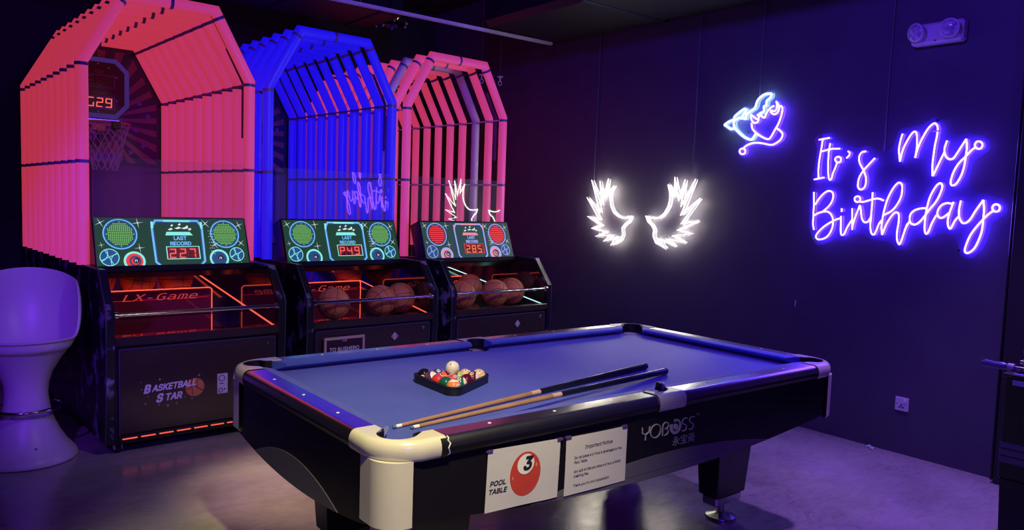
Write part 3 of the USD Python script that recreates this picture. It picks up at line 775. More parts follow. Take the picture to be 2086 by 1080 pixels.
# ---------------------------------------------------------------- rack, balls, cues
RB = .0286
RC0 = np.array([-.560, -.004]); th = math.radians(-1.5)
V3 = [RC0 + .0574 * 4 / math.sqrt(3) * np.array([math.cos(th + a), math.sin(th + a)]) for a in (0, 2 * PI / 3, 4 * PI / 3)]
tri = Polygon(V3)
fr = tri.buffer(.0405, 10).difference(tri.buffer(.0298, 10))
lipf = tri.buffer(.0422, 10).difference(tri.buffer(.0290, 10))
rk = thing('ball_rack', 'black plastic triangle rack full of pool balls on the blue cloth', 'rack', (0, 0, 0))
part(rk, 'frame', xform(ext(fr, .030), None, (0, 0, BED + .0003)), 'black_rubber', 30)
part(rk, 'rim', xform(ext(lipf.difference(tri.buffer(.0296, 10)), .006), None, (0, 0, BED + .0285)), 'black_rubber', 30)
TOCAM = CAM / np.linalg.norm(CAM)
BALLS = {(0, 0, 4): ('orange', 's', '13'), (0, 1, 3): ('green', 'f', '6'), (0, 2, 2): ('red', 'f', '3'), (0, 3, 1): ('purple', 's', '12'), (0, 4, 0): ('black', 'f', '8'),
         (1, 0, 3): ('green', 's', '14'), (1, 1, 2): ('red', 's', '11'), (1, 2, 1): ('coral', 'f', '5'), (1, 3, 0): ('blue', 's', '10'), (2, 0, 2): ('maroon', 'f', '7'),
         (2, 1, 1): ('olive', 's', ''), (2, 2, 0): ('blue', 'f', '2'), (3, 0, 1): ('maroon', 's', '15'), (3, 1, 0): ('yellow', 'f', '1'), (4, 0, 0): ('yellow', 's', '9')}
WHERE = {(0, 0, 4): 'at the near corner of the rack, number 13', (0, 1, 3): 'second along the rack\'s left edge from the near corner', (0, 2, 2): 'in the middle of the rack\'s left edge', (0, 3, 1): 'beside the black ball on the rack\'s left edge', (0, 4, 0): 'in the far left corner of the rack',
         (1, 0, 3): 'beside the orange striped ball on the right edge', (1, 1, 2): 'right in front of the cue ball', (1, 2, 1): 'just left of the cue ball', (1, 3, 0): 'in the far row beside the black ball', (2, 0, 2): 'in the middle of the rack\'s right edge',
         (2, 1, 1): 'just right of the cue ball', (2, 2, 0): 'hidden behind the cue ball in the far row', (3, 0, 1): 'beside the yellow striped corner ball', (3, 1, 0): 'in the far row near the right corner', (4, 0, 0): 'in the right corner of the rack'}
AXES = {(0, 0, 4): ((.2, -.9, .6), (.15, .3, 1)), (0, 2, 2): ((.3, -.35, .85), (1, 0, 0)), (0, 3, 1): ((.3, .8, .5), (.35, -.75, .5)), (1, 0, 3): ((-.6, -.2, .75), (.75, -.55, .2)), (1, 1, 2): ((.1, -.5, .8), (.05, .9, .75)), (1, 3, 0): ((-.4, -.5, .7), (.9, .2, .35)),
        (2, 1, 1): ((.3, -.2, .9), (.9, -.1, .4)), (3, 0, 1): ((-.7, 0, .7), (.6, -.6, .1)), (3, 1, 0): ((-.2, -.35, .9), (1, 0, 0)), (4, 0, 0): ((-.3, -.3, .85), (.25, -.75, -.45)), (1, 2, 1): ((.1, -.25, .95), (1, 0, 0)), (0, 1, 3): ((.5, .7, -.2), (1, 0, 0))}


def ball_cap(r, ang, R, n=20):
    return xform(lathe([(r * math.sin(a), r * math.cos(a)) for a in np.linspace(0, ang, 7)][::-1], n), R)


def pool_ball(key, P):
    col, kind, num = BALLS[key]
    lab = f"{col} {'striped' if kind == 's' else 'solid'} pool ball {WHERE[key]}"
    t = thing('pool_ball', lab, 'ball', (*P, ), 0, 'pool balls in the rack')
    nrm, ax = AXES.get(key, ((rng.uniform(-1, 1), rng.uniform(-1, 1), rng.uniform(-.5, 1)), (rng.uniform(-1, 1), rng.uniform(-1, 1), rng.uniform(0, 1))))
    body = trimesh.creation.icosphere(3, RB)
    part(t, 'body', body, 'ball_ivory' if kind == 's' else 'ball_' + col, True)
    ax = np.array(ax, float); ax /= np.linalg.norm(ax); nrm = np.array(nrm, float)
    if kind == 's':
        R = frame(np.cross(ax, (.31, .2, .92)), np.cross(ax, np.cross(ax, (.31, .2, .92))))
        r = RB + .0001
        part(t, 'stripe', xform(lathe([(r * math.cos(a), r * math.sin(a)) for a in np.linspace(-.62, .62, 13)], 32), R if R[:, 2] @ ax > 0 else R), 'ball_' + col, True)
        nrm = nrm - ax * (nrm @ ax)
    nrm /= np.linalg.norm(nrm)
    ux = np.cross((0, 0, 1.) if abs(nrm[2]) < .9 else TOCAM * (-1, -1, 0), nrm); ux = rt - nrm * (rt @ nrm)
    R = frame(ux, np.cross(nrm, ux))
    part(t, 'number_spot', ball_cap(RB + .0002, .31, R), 'ball_ivory', True)
    if num:
        m = lettering(num, .008, .0003, 4); c = m.bounds.mean(0); m.apply_translation((-c[0], -c[1], 0))
        v = m.vertices; v[:, 2] += np.sqrt((RB + .00035) ** 2 - v[:, 0] ** 2 - v[:, 1] ** 2); m.vertices = v
        part(t, 'number', xform(m, R), 'ink', False)


for key in BALLS:
    i, j, k = key
    pool_ball(key, (*((i * V3[0] + j * V3[1] + k * V3[2]) / 4), BED + RB))
cc = (sum(np.array(V3)) / 3); cc = ((V3[0] * 4 + V3[1] * 4 + V3[2] * 4) / 12)
cb = thing('pool_ball', 'cream white cue ball sitting on top of the racked balls', 'ball', (cc[0], cc[1], BED + RB + .0467))
part(cb, 'body', trimesh.creation.icosphere(4, RB), 'ball_ivory', True)
nn = np.array([-.62, -.45, .65]); nn /= np.linalg.norm(nn)
part(cb, 'red_dot', ball_cap(RB + .0002, .09, frame(np.cross((0, 0, 1.), nn), np.cross(nn, np.cross((0, 0, 1.), nn))), 12), 'ball_maroon', True)


def cue(P0, P1, label, dz):
    t = thing('pool_cue', label, 'cue', (0, 0, 0), 0, 'pool cues lying on the table')
    P0, P1 = np.array(P0, float), np.array(P1, float); L = np.linalg.norm(P1 - P0); a = (P1 - P0) / L
    at = lambda s: P0 + a * s
    rad = lambda s: .0063 + (.0145 - .0063) * (s / L)
    part(t, 'tip', sweep([at(0), at(.004), at(.011)], [.0035, .0058, .0063], 14), 'cue_tip')
    part(t, 'ferrule', cyl(at(.011), at(.034), .0064, 14), 'ferrule')
    s1, s2 = L * .455, L * .49
    part(t, 'shaft', cyl(at(.034), at(s1), rad(.03), 14, rad(s1)), 'cue_maple')
    part(t, 'joint_wood', cyl(at(s1), at(s2), rad(s1), 14, rad(s2)), 'cue_light')
    part(t, 'butt_sleeve', cyl(at(s2), at(L - .02), rad(s2) + .0004, 18, .0146), 'cue_black')
    part(t, 'bumper', sweep([at(L - .02), at(L - .004), at(L)], [.0149, .0149, .011], 16), 'black_rubber')
    # a printed band of slanted marks, tapering towards the shaft, wrapped on the top of the sleeve
    side = np.cross(a, (0, 0, 1.)); side /= np.linalg.norm(side); upv = np.cross(side, a)

    def wrap(poly, s):
        m = ext(poly, .0002); v = m.vertices.copy(); r = rad(s) + .0009; an = v[:, 1] / r - .35
        m.vertices = P0 + np.outer(s + v[:, 0], a) + np.outer((r + v[:, 2]) * np.cos(an), upv) + np.outer((r + v[:, 2]) * np.sin(an), side); return m
    marks = [Polygon([(x, -g), (x + .012, -g), (x + .012 + g * .9, g), (x + g * .9, g)]) for x, g in ((.0, .0012), (.017, .002), (.034, .003), (.052, .0045), (.070, .006), (.088, .007), (.106, .0078), (.124, .0082))]
    for mk in marks: part(t, 'printed_mark', wrap(mk.difference(sbox(-1, -.0011, 1, .0011)) if mk.bounds[3] > .004 else mk, L * .545), 'cue_print', False)
    for x in (0, .018, .030): part(t, 'printed_mark', wrap(sbox(x, -.004, x + .009, .004), L * .94), 'cue_print', False)


cue((-1.066, -.412, BED + .0068), (.419, -.183, BED + .0152), 'wooden pool cue with black butt, lying flat on the cloth nearer the rack', 0)
cue((-1.098, -.575, RAIL + .0066), (.419, -.306, BED + .0152), 'wooden pool cue with black butt, its tip resting on the near cushion', 0)

ch = thing('chalk_holder', 'small black faceted chalk holder standing on the near side pocket rim', 'chalk holder', (.012, -.622, RAIL + .0035), 25)
part(ch, 'shell', trimesh.convex.convex_hull(np.array([(-.030, -.014, 0), (.026, -.016, 0), (.030, .012, 0), (-.026, .016, 0), (-.034, -.004, .020), (.010, -.014, .012), (.020, .004, .026), (-.018, .012, .030), (-.022, -.010, .026)])), 'apron_laminate', False)
part(ch, 'chalk', bx(.014, .034, -.010, .010, .003, .020, .003), 'grey_plastic')

# ---------------------------------------------------------------- three basketball arcade machines
MY = math.radians(3.07303)
EX, EY = np.array([math.cos(MY), math.sin(MY), 0]), np.array([-math.sin(MY), math.cos(MY), 0])
FRONT = 2.242
XF = np.array([[1, 0, 0], [0, 0, -1], [0, 1, 0]], float)       # flat drawing (x right, y up) standing up and facing -y
SIDE = Polygon([(.03, .065), (.0, .60), (.0, .85), (.17, 1.068), (2.62, 1.068), (2.62, .065)])
ARCH = [(-.52, 1.066), (-.52, 2.31), (-.282, 2.745), (.282, 2.745), (.52, 2.31), (.52, 1.066)]
TILT = math.atan2(.118, .319)
SC = np.array([[1, 0, 0], [0, math.sin(TILT), -math.cos(TILT)], [0, math.cos(TILT), math.sin(TILT)]]).astype(float)   # marquee plane: x right, y up the tilted face, z towards the player
SO = np.array([0, .424, 1.036])
SW, SH = .94, .345


def star(cx, cy, r, n=4, inner=.22, rot=0.):
    return Polygon([(cx + (r if k % 2 == 0 else r * inner) * math.cos(rot + k * PI / n), cy + (r if k % 2 == 0 else r * inner) * math.sin(rot + k * PI / n)) for k in range(2 * n)])


def annulus(cx, cy, r, w, n=20): return Point(cx, cy).buffer(r, n).difference(Point(cx, cy).buffer(r - w, n))


def ball_icon(cx, cy, r, w):
    c = Point(cx, cy).buffer(r, 16)
    ls = [LineString([(cx - r, cy - .4 * r), (cx + r, cy + .5 * r)]), LineString([(cx - .5 * r, cy + r), (cx + .45 * r, cy - r)]), LineString(arc(cx - 1.15 * r, cy + .5 * r, r, r, -90, 60, 10)), LineString(arc(cx + 1.1 * r, cy - .5 * r, r, r, 90, 240, 10))]
    return unary_union([annulus(cx, cy, r, w * 1.3)] + [l.buffer(w / 2).intersection(c) for l in ls])


def machine(xc, tube, digits, green, label, ya=.58, unlit=(), led='led_red'):
    YA = [ya + .2 * k for k in range(10)]
    base = EX * xc + EY * FRONT
    M = thing('basketball_machine', label, 'arcade machine', base, math.degrees(MY), 'row of basketball arcade machines')
    # lower cabinet
    part(M, 'body', bx(-.488, .488, .022, 2.615, .065, .652, .004), 'cabinet_black')
    for s in (-1, 1):
        x0, x1 = sorted((s * .488, s * .532))
        sp = part(M, 'side_panel', slab_x(SIDE, x0, x1), 'cabinet_art', 25)
        ed = [(s * .533, y, z) for y, z in ((.03, .07), (0, .60), (0, .85), (.17, 1.068), (.56, 1.068))]
        part(sp, 'edge_trim', sweep(ed, .003, 6), 'edge_plastic')
        x0, x1 = sorted((s * .484, s * .488))
        part(sp, 'inner_lining', slab_x(Polygon([(.04, .655), (.04, .84), (.185, 1.06), (2.47, 1.06), (2.47, .655)]), x0, x1), 'gloss_black', 25)
    part(M, 'tray_floor', bx(-.484, .484, .03, .88, .652, .667, .002), 'gloss_black')
    part(M, 'tray_lip', bx(-.488, .488, -.006, .034, .640, .692, .006), 'panel_black')
    part(M, 'ball_ramp', slab_x(Polygon([(.886, .655), (2.50, .655), (2.50, 1.054), (.886, .775)]), -.484, .484), 'panel_black', 25)
    part(M, 'deck', bx(-.484, .484, .415, .58, 1.030, 1.066, .004), 'cabinet_black')
    g = part(M, 'gate_plate', bx(-.482, .372, .874, .884, .668, .853, .004), 'gate_acrylic')
    part(M, 'ramp_light_strip', sweep([(-.47, .890, .785), (.36, .890, .785)], .003, 8), 'led_under')
    part(g, 'glowing_edge', sweep([(-.482, .872, .856), (.358, .872, .856), (.374, .872, .842), (.374, .872, .672)], .0042, 8), 'led_red')
    tm = lettering('LX-Game', .046, .002, 0, .28, font='DejaVuSansMono.woff2'); tm.apply_translation((-tm.bounds[0][0], 0, 0)); tm.apply_scale((.50 / tm.bounds[1][0], 1, 1)); tm.apply_translation((-.225, .782, 0))
    part(g, 'lettering', xform(tm, XF, (0, .8735, 0)), 'led_text', False)
    part(M, 'side_light_strip', sweep([(.4815, -.002, .664), (.4815, .060, .682), (.4815, 1.62, .917)], .005, 8), led)
    bar = part(M, 'hand_rail', cyl((-.488, .012, .818), (.488, .012, .818), .0125, 16), 'chrome')
    for s in (-1, 1): part(bar, 'end_flange', cyl((s * .487, .012, .818), (s * .470, .012, .818), .022, 16), 'chrome')
    # front door and its print
    fd = part(M, 'front_door', bx(-.462, .462, .006, .024, .125, .620, .004), 'panel_black')
    part(fd, 'door_gasket', cat([bx(-.468, .468, .002, .0235, .617, .625, .002), bx(-.468, -.460, .002, .0235, .12, .625, .002), bx(.460, .468, .002, .0235, .12, .625, .002)]), 'edge_plastic')
    part(fd, 'door_lock', xform(lathe([(0, .0), (.011, 0), (.011, .005), (.008, .008), (0, .008)], 16), XF, (.415, .006, .585)), 'chrome')
    bcx, bcz, br = -.042, .352, .056
    bp = part(fd, 'printed_ball', xform(ext(Point(bcx, bcz).buffer(br, 20), .0006), XF, (0, .0055, 0)), 'print_orange', False)
    part(bp, 'ball_lines', xform(ext(unary_union([LineString(q).buffer(.0018).intersection(Point(bcx, bcz).buffer(br)) for q in ([(bcx - .06, bcz + .045), (bcx + .06, bcz - .035)], [(bcx - .02, bcz + .06), (bcx - .015, bcz - .06)], arc(bcx - .055, bcz + .035, .045, .045, -90, 60, 10), arc(bcx + .055, bcz + .02, .045, .045, 90, 260, 10))]), .0007), XF, (0, .0050, 0)), 'ink', False)
    for txt, h1, h2, x, z, wd in (('BASKETBALL', .046, .036, -.340, .352, .300), ('STAR', .046, .038, -.272, .290, .152)):
        a = lettering(txt[0], h1, .0006, 6, .25); b = lettering(txt[1:], h2, .0006, 5, .25); b.apply_translation((a.bounds[1][0] + .002, .003, 0))
        k = wd / (b.bounds[1][0] - a.bounds[0][0])
        for m in (a, b):
            m.apply_transform(np.array([[k, 0, 0, x], [.03, 1, 0, z], [0, 0, 1, 0], [0, 0, 0, 1]], float)); part(fd, 'lettering', xform(m, XF, (0, .0046, 0)), 'title_lilac', False)
    sp = [star(x, z, r_) for x, z, r_ in ((-.245, .425, .010), (-.018, .423, .010), (-.345, .375, .006), (-.325, .290, .008), (-.25, .272, .007), (-.20, .262, .010), (-.15, .268, .007), (-.06, .285, .007), (-.10, .30, .005), (-.31, .33, .005), (-.35, .42, .005))]
    for q in sp: part(fd, 'sparkle', xform(ext(q, .0005), XF, (0, .0052, 0)), 'title_lilac', False)
    for x in (.125, .228):
        pl = part(fd, 'coin_plate', bx(x - .033, x + .033, .002, .0065, .290, .417, .002), 'label_violet')
        part(pl, 'coin_slot', xform(ext(unary_union([annulus(x - .004, .388, .020, .004), sbox(x - .018, .352, x + .008, .357), annulus(x - .012, .312, .014, .004), Point(x + .012, .318).buffer(.005)]), .0005), XF, (0, .0018, 0)), 'dark_print', False)
    if xc > 0:
        ex, ez = .16, .541
        d = Polygon([(ex, ez - .030), (ex + .030, ez), (ex, ez + .030), (ex - .030, ez)])
        part(fd, 'emblem', xform(ext(d.difference(d.buffer(-.005)).union(unary_union([annulus(ex, ez, .014, .004), LineString([(ex - .014, ez + .014), (ex + .014, ez - .014)]).buffer(.002), LineString([(ex - .014, ez - .014), (ex + .014, ez + .014)]).buffer(.002), LineString([(ex, ez - .028), (ex, ez + .028)]).buffer(.002)]).intersection(d)), .0006), XF, (0, .0055, 0)), 'title_lilac', False)
    for k in range(9): part(M, 'kick_light', bx(-.45 + .101 * k, -.45 + .101 * k + .082, .002, .012, .094, .101, .002), 'led_kick')
    part(M, 'kick_board', bx(-.47, .47, .010, .030, .07, .118, .003), 'cabinet_black')
    for s in (-1, 1):
        for y in (.09, 1.5, 2.45):
            c = part(M, 'caster', cat([bx(s * .455 - .022, s * .455 + .022, y - .03, y + .03, .056, .067, .003), bx(s * .455 - .022, s * .455 - .017, y - .02, y + .02, .024, .06), bx(s * .455 + .017, s * .455 + .022, y - .02, y + .02, .024, .06)]), 'galvanised')
            part(c, 'wheel', xform(lathe([(0, -.014), (.024, -.014), (.027, -.008), (.027, .008), (.024, .014), (0, .014)], 20), frame((0, 0, 1), (0, 1, 0)), (s * .455, y, .027)), 'black_rubber')
    # marquee: a tilted, back-lit picture panel
    part(M, 'marquee_case', xform(bx(-SW / 2 - .012, SW / 2 + .012, -.012, SH + .012, -.14, -.004, .006), SC, SO), 'cabinet_black')

    mp = [M]

    def flat(name, poly, m, z=0., parent=None): return part(parent or mp[0], name, xform(ext(poly, .0008), SC, SO + SC @ np.array([0, 0, z])), m, False)
    X = lambda u_: (u_ - .5) * SW
    Y = lambda v_: (1 - v_) * SH
    pn = flat('marquee_panel', sbox(-SW / 2, 0, SW / 2, SH), 'scr_green' if green else 'scr_teal', -.004); mp[0] = pn
    line, lamp = ('scr_blue', 'scr_lime') if green else ('scr_lilac', 'scr_redlamp')
    for u_, r in ((.150, .100), (.845, .098)):
        cx, cy = X(u_), Y(.315)
        flat('speaker_ring', annulus(cx, cy, r, .008), line, .002); flat('speaker_glow', annulus(cx, cy, r - .008, .010), 'scr_deep', .001)
        dots = []
        if green:
            for i in range(-7, 8):
                for j in range(-7, 8):
                    if i * i + j * j < 50: dots.append(sbox(cx + i * .0112 - .0036, cy + j * .0112 - .0036, cx + i * .0112 + .0036, cy + j * .0112 + .0036))
            flat('speaker_dots', unary_union(dots), lamp, .002)
            flat('speaker_dish', Point(cx, cy).buffer(.084, 16), 'scr_teal', .0006)
        else:
            for j in range(-4, 5):
                w = math.sqrt(max(.078 ** 2 - (j * .0175) ** 2, 0)); dots.append(sbox(cx - w, cy + j * .0175 - .0055, cx + w, cy + j * .0175 + .0055))
            flat('speaker_dots', unary_union(dots), lamp, .002); flat('speaker_dish', Point(cx, cy).buffer(.084, 16), 'scr_reddark', .0006)
    for u_, v_, r in ((.072, .75, .056), (.915, .73, .050)):
        flat('ball_badge', ball_icon(X(u_), Y(v_), r, .004), 'scr_cyan' if green else 'scr_lilac', .002); flat('ball_badge_glow', Point(X(u_), Y(v_)).buffer(r, 14), 'scr_deep', .001)
    for k, (u_, v_, r) in enumerate(((.222, .83, .064), (.785, .81, .064))):
        cx, cy = X(u_), Y(v_)
        flat('button_ring', annulus(cx, cy, r, .014), 'scr_cyan' if green else 'scr_lilac', .002)
        flat('button_face', Point(cx, cy).buffer(r - .014, 14), ('scr_redlamp' if (k == 0 and xc < 0) else 'scr_deep') if green else 'scr_pink', .001)
        flat('button_pit', annulus(cx + .004, cy, .034, .010), 'scr_pit', .002); flat('button_eye', Point(cx + .010, cy + .004).buffer(.018, 10), 'dark_print', .0024)
        flat('button_mark', unary_union([sbox(cx + .001, cy - .006, cx + .005, cy + .010), sbox(cx + .001, cy + .007, cx + .016, cy + .010), sbox(cx + .012, cy - .006, cx + .016, cy + .010)]), 'scr_white', .0036)
    oc = Polygon([(X(.375), Y(.03)), (X(.665), Y(.03)), (X(.695), Y(.16)), (X(.69), Y(.86)), (X(.645), Y(.985)), (X(.395), Y(.985)), (X(.35), Y(.86)), (X(.345), Y(.16))])
    flat('center_frame', oc.difference(oc.buffer(-.013)), line, .002); flat('center_frame_glow', oc.buffer(-.013).difference(oc.buffer(-.020)), 'scr_deep', .001)
    for h in ((.43, .075, .61, .035), (.44, .985, .60, .95), (.347, .20, .362, .07), (.676, .20, .692, .07)): flat('frame_highlight', sbox(X(h[0]), Y(h[1]), X(h[2]), Y(h[3])), 'scr_cyan' if green else 'scr_pink', .0032)
    flat('title_bar', Polygon([(X(.435), Y(.34)), (X(.445), Y(.27)), (X(.60), Y(.27)), (X(.62), Y(.34))]), 'scr_cyan' if green else 'scr_pink', .002)
    for k, (u0, v0, w) in enumerate(((.455, .225, .022), (.475, .15, .012), (.50, .20, .03), (.525, .13, .014), (.545, .20, .034), (.575, .17, .012), (.59, .225, .016))): flat('title_splash', Polygon([(X(u0), Y(v0)), (X(u0) + w, Y(v0) + .012), (X(u0) + w * 1.5, Y(v0) + .002), (X(u0) + w * .6, Y(v0) - .006)]), 'scr_white', .002)
    for tx, hh, v_ in (('LAST', .024, .43), ('RECORD', .024, .535)):
        m = lettering(tx, hh, .0008, 4); w = m.bounds[1][0]; m.apply_translation((X(.53) - w / 2, Y(v_), .002)); part(mp[0], 'lettering', xform(m, SC, SO), line, False)
    win = flat('score_window', sbox(X(.435), Y(.80), X(.65), Y(.565)), 'scr_reddark', .0012)
    flat('score_frame', sbox(X(.43), Y(.81), X(.655), Y(.555)).difference(sbox(X(.437), Y(.795), X(.648), Y(.57))), 'scr_cyan' if green else 'scr_redlamp', .0024, win)
    for k, ch in enumerate(digits):
        for inv, mm in ((False, 'digit_red' if green else 'digit_orange'), (True, 'digit_off')):
            m = seg7(ch, .042, .064, .0085, .0008, .04, inv)
            if m is not None: m.apply_translation((X(.448) + .062 * k, Y(.787), .0024)); part(win, 'score_digit' if not inv else 'unlit_segment', xform(m, SC, SO), mm, False)
    dts = [Point(X(.73) + .013 * i + .006 * (j % 2), Y(.25) - .020 * j).buffer(.0026, 4) for i in range(3) for j in range(9)]
    flat('sprinkle', unary_union(dts), 'scr_white', .002)
    for u_, v_, r, ro in ((.035, .10, .034, .5), (.265, .10, .036, .15), (.715, .10, .036, .7), (.955, .13, .034, .4), (.262, .58, .032, .1), (.765, .53, .034, .6), (.955, .50, .032, .8), (.03, .52, .020, .2), (.94, .95, .024, 0)):
        flat('sparkle', star(X(u_), Y(v_), r, 4, .09, ro), 'scr_white', .002)
    # tunnel of light tubes
    for k, y in enumerate(YA):
        a = part(M, 'tube_arch', sweep([(x, y, z) for x, z in ARCH], .0375, 16), 'tube_unlit' if k in unlit else tube, 50, 'unlit milky tube arch' if k in unlit else None)
        for (x, z, dx, dz) in ((-.52, 1.70, 0, 1), (.52, 1.70, 0, 1), (-.52, 2.285, 0, 1), (.52, 2.285, 0, 1), (-.305, 2.70, .48, .88), (.305, 2.70, -.48, .88), (.0, 2.745, 1, 0)):
            part(a, 'strap', cyl((x - dx * .010, y, z - dz * .010), (x + dx * .010, y, z + dz * .010), .0392, 16), 'strap')
    for x, z in ((-.485, 1.70), (.485, 1.70), (-.485, 2.285), (.485, 2.285)): part(M, 'tie_rod', cyl((x, YA[0], z), (x, YA[-1] + .05, z), .006, 8), 'clear_strip' if tube != 'tube_red' or xc < 0 else 'galvanised')
    part(M, 'cable_cover', rail_strip([(.40, YA[0] + .10, 2.53), (.515, YA[0] + .10, 2.31), (.515, YA[0] + .10, 1.93)], .016), 'clear_strip', 25)
    part(M, 'front_guard', bx(-.475, .475, YA[0] - .05, YA[0] - .044, 1.07, 1.735), 'acrylic', False)
    if tube == 'tube_blue': part(M, 'side_guard', bx(.562, .568, YA[0] + .02, YA[-1], 1.07, 2.28), 'acrylic_haze', False)
    # backboard at the far end of the tunnel
    yb = YA[-1] + .09
    bu = Polygon([(-.50, 1.74), (-.50, 2.30), (-.275, 2.72), (.275, 2.72), (.50, 2.30), (.50, 1.74)])
    bb = part(M, 'backboard', slab_y(bu, yb, yb + .03), 'backboard', False)
    lo = part(M, 'lower_back_panel', bx(-.50, .50, yb, yb + .03, 1.066, 1.735, .002), 'backboard_lower', False)
    part(lo, 'top_trim', bx(-.5, .5, yb - .006, yb, 1.732, 1.740), 'clear_strip', False)
    for k in range(26):
        a0 = 2 * PI * k / 26; a1 = a0 + .11
        w = Polygon([(.10 * math.cos(a0), 2.12 + .10 * math.sin(a0)), (1.2 * math.cos(a0), 2.12 + 1.2 * math.sin(a0)), (1.2 * math.cos(a1), 2.12 + 1.2 * math.sin(a1)), (.10 * math.cos(a1), 2.12 + .10 * math.sin(a1))]).intersection(bu.buffer(-.03))
        if w.area > .004: part(bb, 'ray_print', slab_y(w, yb - .001, yb), 'board_ray', False)
    for x, z in ((.30, 2.05), (.33, 2.28), (.22, 2.42), (.36, 1.92), (.26, 1.86), (.18, 1.80), (.40, 2.18)): part(bb, 'star_print', slab_y(star(x, z, .028, 5, .4), yb - .0016, yb), 'board_violet', False)
    pb = part(bb, 'ball_print', slab_y(Point(.10, 1.84).buffer(.10, 16).intersection(sbox(-1, 1.742, 1, 3)), yb - .0018, yb), 'board_ray', False)
    part(bb, 'banner_print', slab_y(unary_union([Polygon([(-.24, 1.78), (-.20, 1.86), (.14, 1.86), (.20, 1.82), (.14, 1.765), (-.22, 1.765)])]), yb - .0022, yb), 'board_violet', False)
    sb = part(bb, 'scoreboard', slab_y(Polygon([(-.225, 2.24), (-.135, 2.14), (.135, 2.14), (.225, 2.24), (.225, 2.52), (.135, 2.61), (-.135, 2.61), (-.225, 2.52)]), yb - .05, yb), 'sign_dark', False)
    oo = Polygon([(-.235, 2.235), (-.14, 2.13), (.14, 2.13), (.235, 2.235), (.235, 2.525), (.14, 2.62), (-.14, 2.62), (-.235, 2.525)])
    part(bb, 'scoreboard_rim', slab_y(oo.difference(oo.buffer(-.035)), yb - .058, yb), 'led_violet', False)
    part(bb, 'glow_strip', bx(-.16, .16, yb - .05, yb - .035, 2.105, 2.118), 'led_blue', False)
    for z0, tx in ((2.39, 'TIME'), (2.215, 'SCORE')):
        part(bb, 'readout', slab_y(sbox(-.105, z0 - .008, .12, z0 + .088), yb - .052, yb - .04), 'sign_dark', False)
        part(bb, 'readout_bezel', slab_y(sbox(-.109, z0 - .012, .124, z0 + .092).difference(sbox(-.103, z0 - .006, .118, z0 + .086)), yb - .0545, yb - .05), 'board_violet', False)
        m = lettering(tx, .022, .001, 2); w = m.bounds[1][0]; m.apply_translation((.005 - w / 2, z0 + .103, 0)); part(bb, 'lettering', xform(m, XF, (0, yb - .0505, 0)), 'board_ray', False)
        for k, chh in enumerate('F  ' if tx == 'TIME' else 'G29'):
            for inv in (False, True):
                m = seg7(chh, .052, .078, .010, .001, .05, inv)
                if m is None: continue
                m.apply_translation((-.086 + .068 * k, z0 + .001, 0)); part(bb, 'digit', xform(m, XF, (0, yb - .0525, 0)), 'digit_off' if inv else ('board_violet' if tx == 'TIME' else 'digit_red'), False)
    for k in range(12):
        a0 = 2 * PI * k / 12
        x, z = .16 * math.cos(a0), 2.375 + .195 * math.sin(a0)
        if abs(x) > .14 and 2.22 < z < 2.5: continue
        part(bb, 'dot_print', slab_y(Point(x, z).buffer(.008, 6), yb - .0506, yb - .048), 'board_dot', False)
    # hoop
    hy, hz, hr = yb - .24, 2.072, .185
    a = np.linspace(0, 2 * PI, 33)[:-1]
    hp = part(M, 'hoop', cat([sweep(np.c_[hr * np.cos(a), hy + hr * np.sin(a), np.full(32, hz)], .009, 8, True), bx(-.05, .05, hy + hr - .01, yb, hz - .05, hz + .004, .004)]), 'rim_paint')
    part(hp, 'sensor_box', bx(.005, .065, hy - hr - .035, hy - hr + .012, hz - .055, hz + .004, .004), 'cabinet_black')
    part(hp, 'sensor_box', bx(-.075, -.015, yb - .05, yb, hz - .13, hz - .05, .006), 'board_violet')
    net = []
    n = 14
    for sgn in (-1, 1):
        for i in range(n):
            P = []
            for k in range(8):
                t_ = k / 7; r = hr * (1 - .52 * t_ ** .8) + .006 * math.sin(7 * i + 3 * k); an = 2 * PI * (i + sgn * k * .5) / n
                P.append((r * math.cos(an) + .006 * math.sin(5 * i + k), hy + r * math.sin(an), hz - .38 * t_))
            net.append(sweep(P, .0028, 4))
    part(hp, 'net', cat(net), 'net_cord', True)
    return M, base


def rail_strip(pts, w):
    """A flat band along points in an x-z plane."""
    return cat([trimesh.convex.convex_hull(np.array([(x + dx, y + dy, z + dz) for x, y, z in (p, q) for dx in (-.003, .003) for dy in (-w, w) for dz in (-.002, .002)])) for p, q in zip(pts, pts[1:])])


m1 = machine(-.79, 'tube_red', '227', True, 'leftmost basketball machine, coral pink tube tunnel, green screen scoring 227', .58)
m2 = machine(.431, 'tube_blue', 'P49', True, 'middle basketball machine with deep blue tube tunnel and green screen', .68)
m3 = machine(1.63, 'tube_red', '285', False, 'rightmost basketball machine with widely lit pink hoops and red speaker screen', .70, unlit=(2,), led='led_teal')

# basketballs lying in the machines' trays
R_B = .115
bk = None


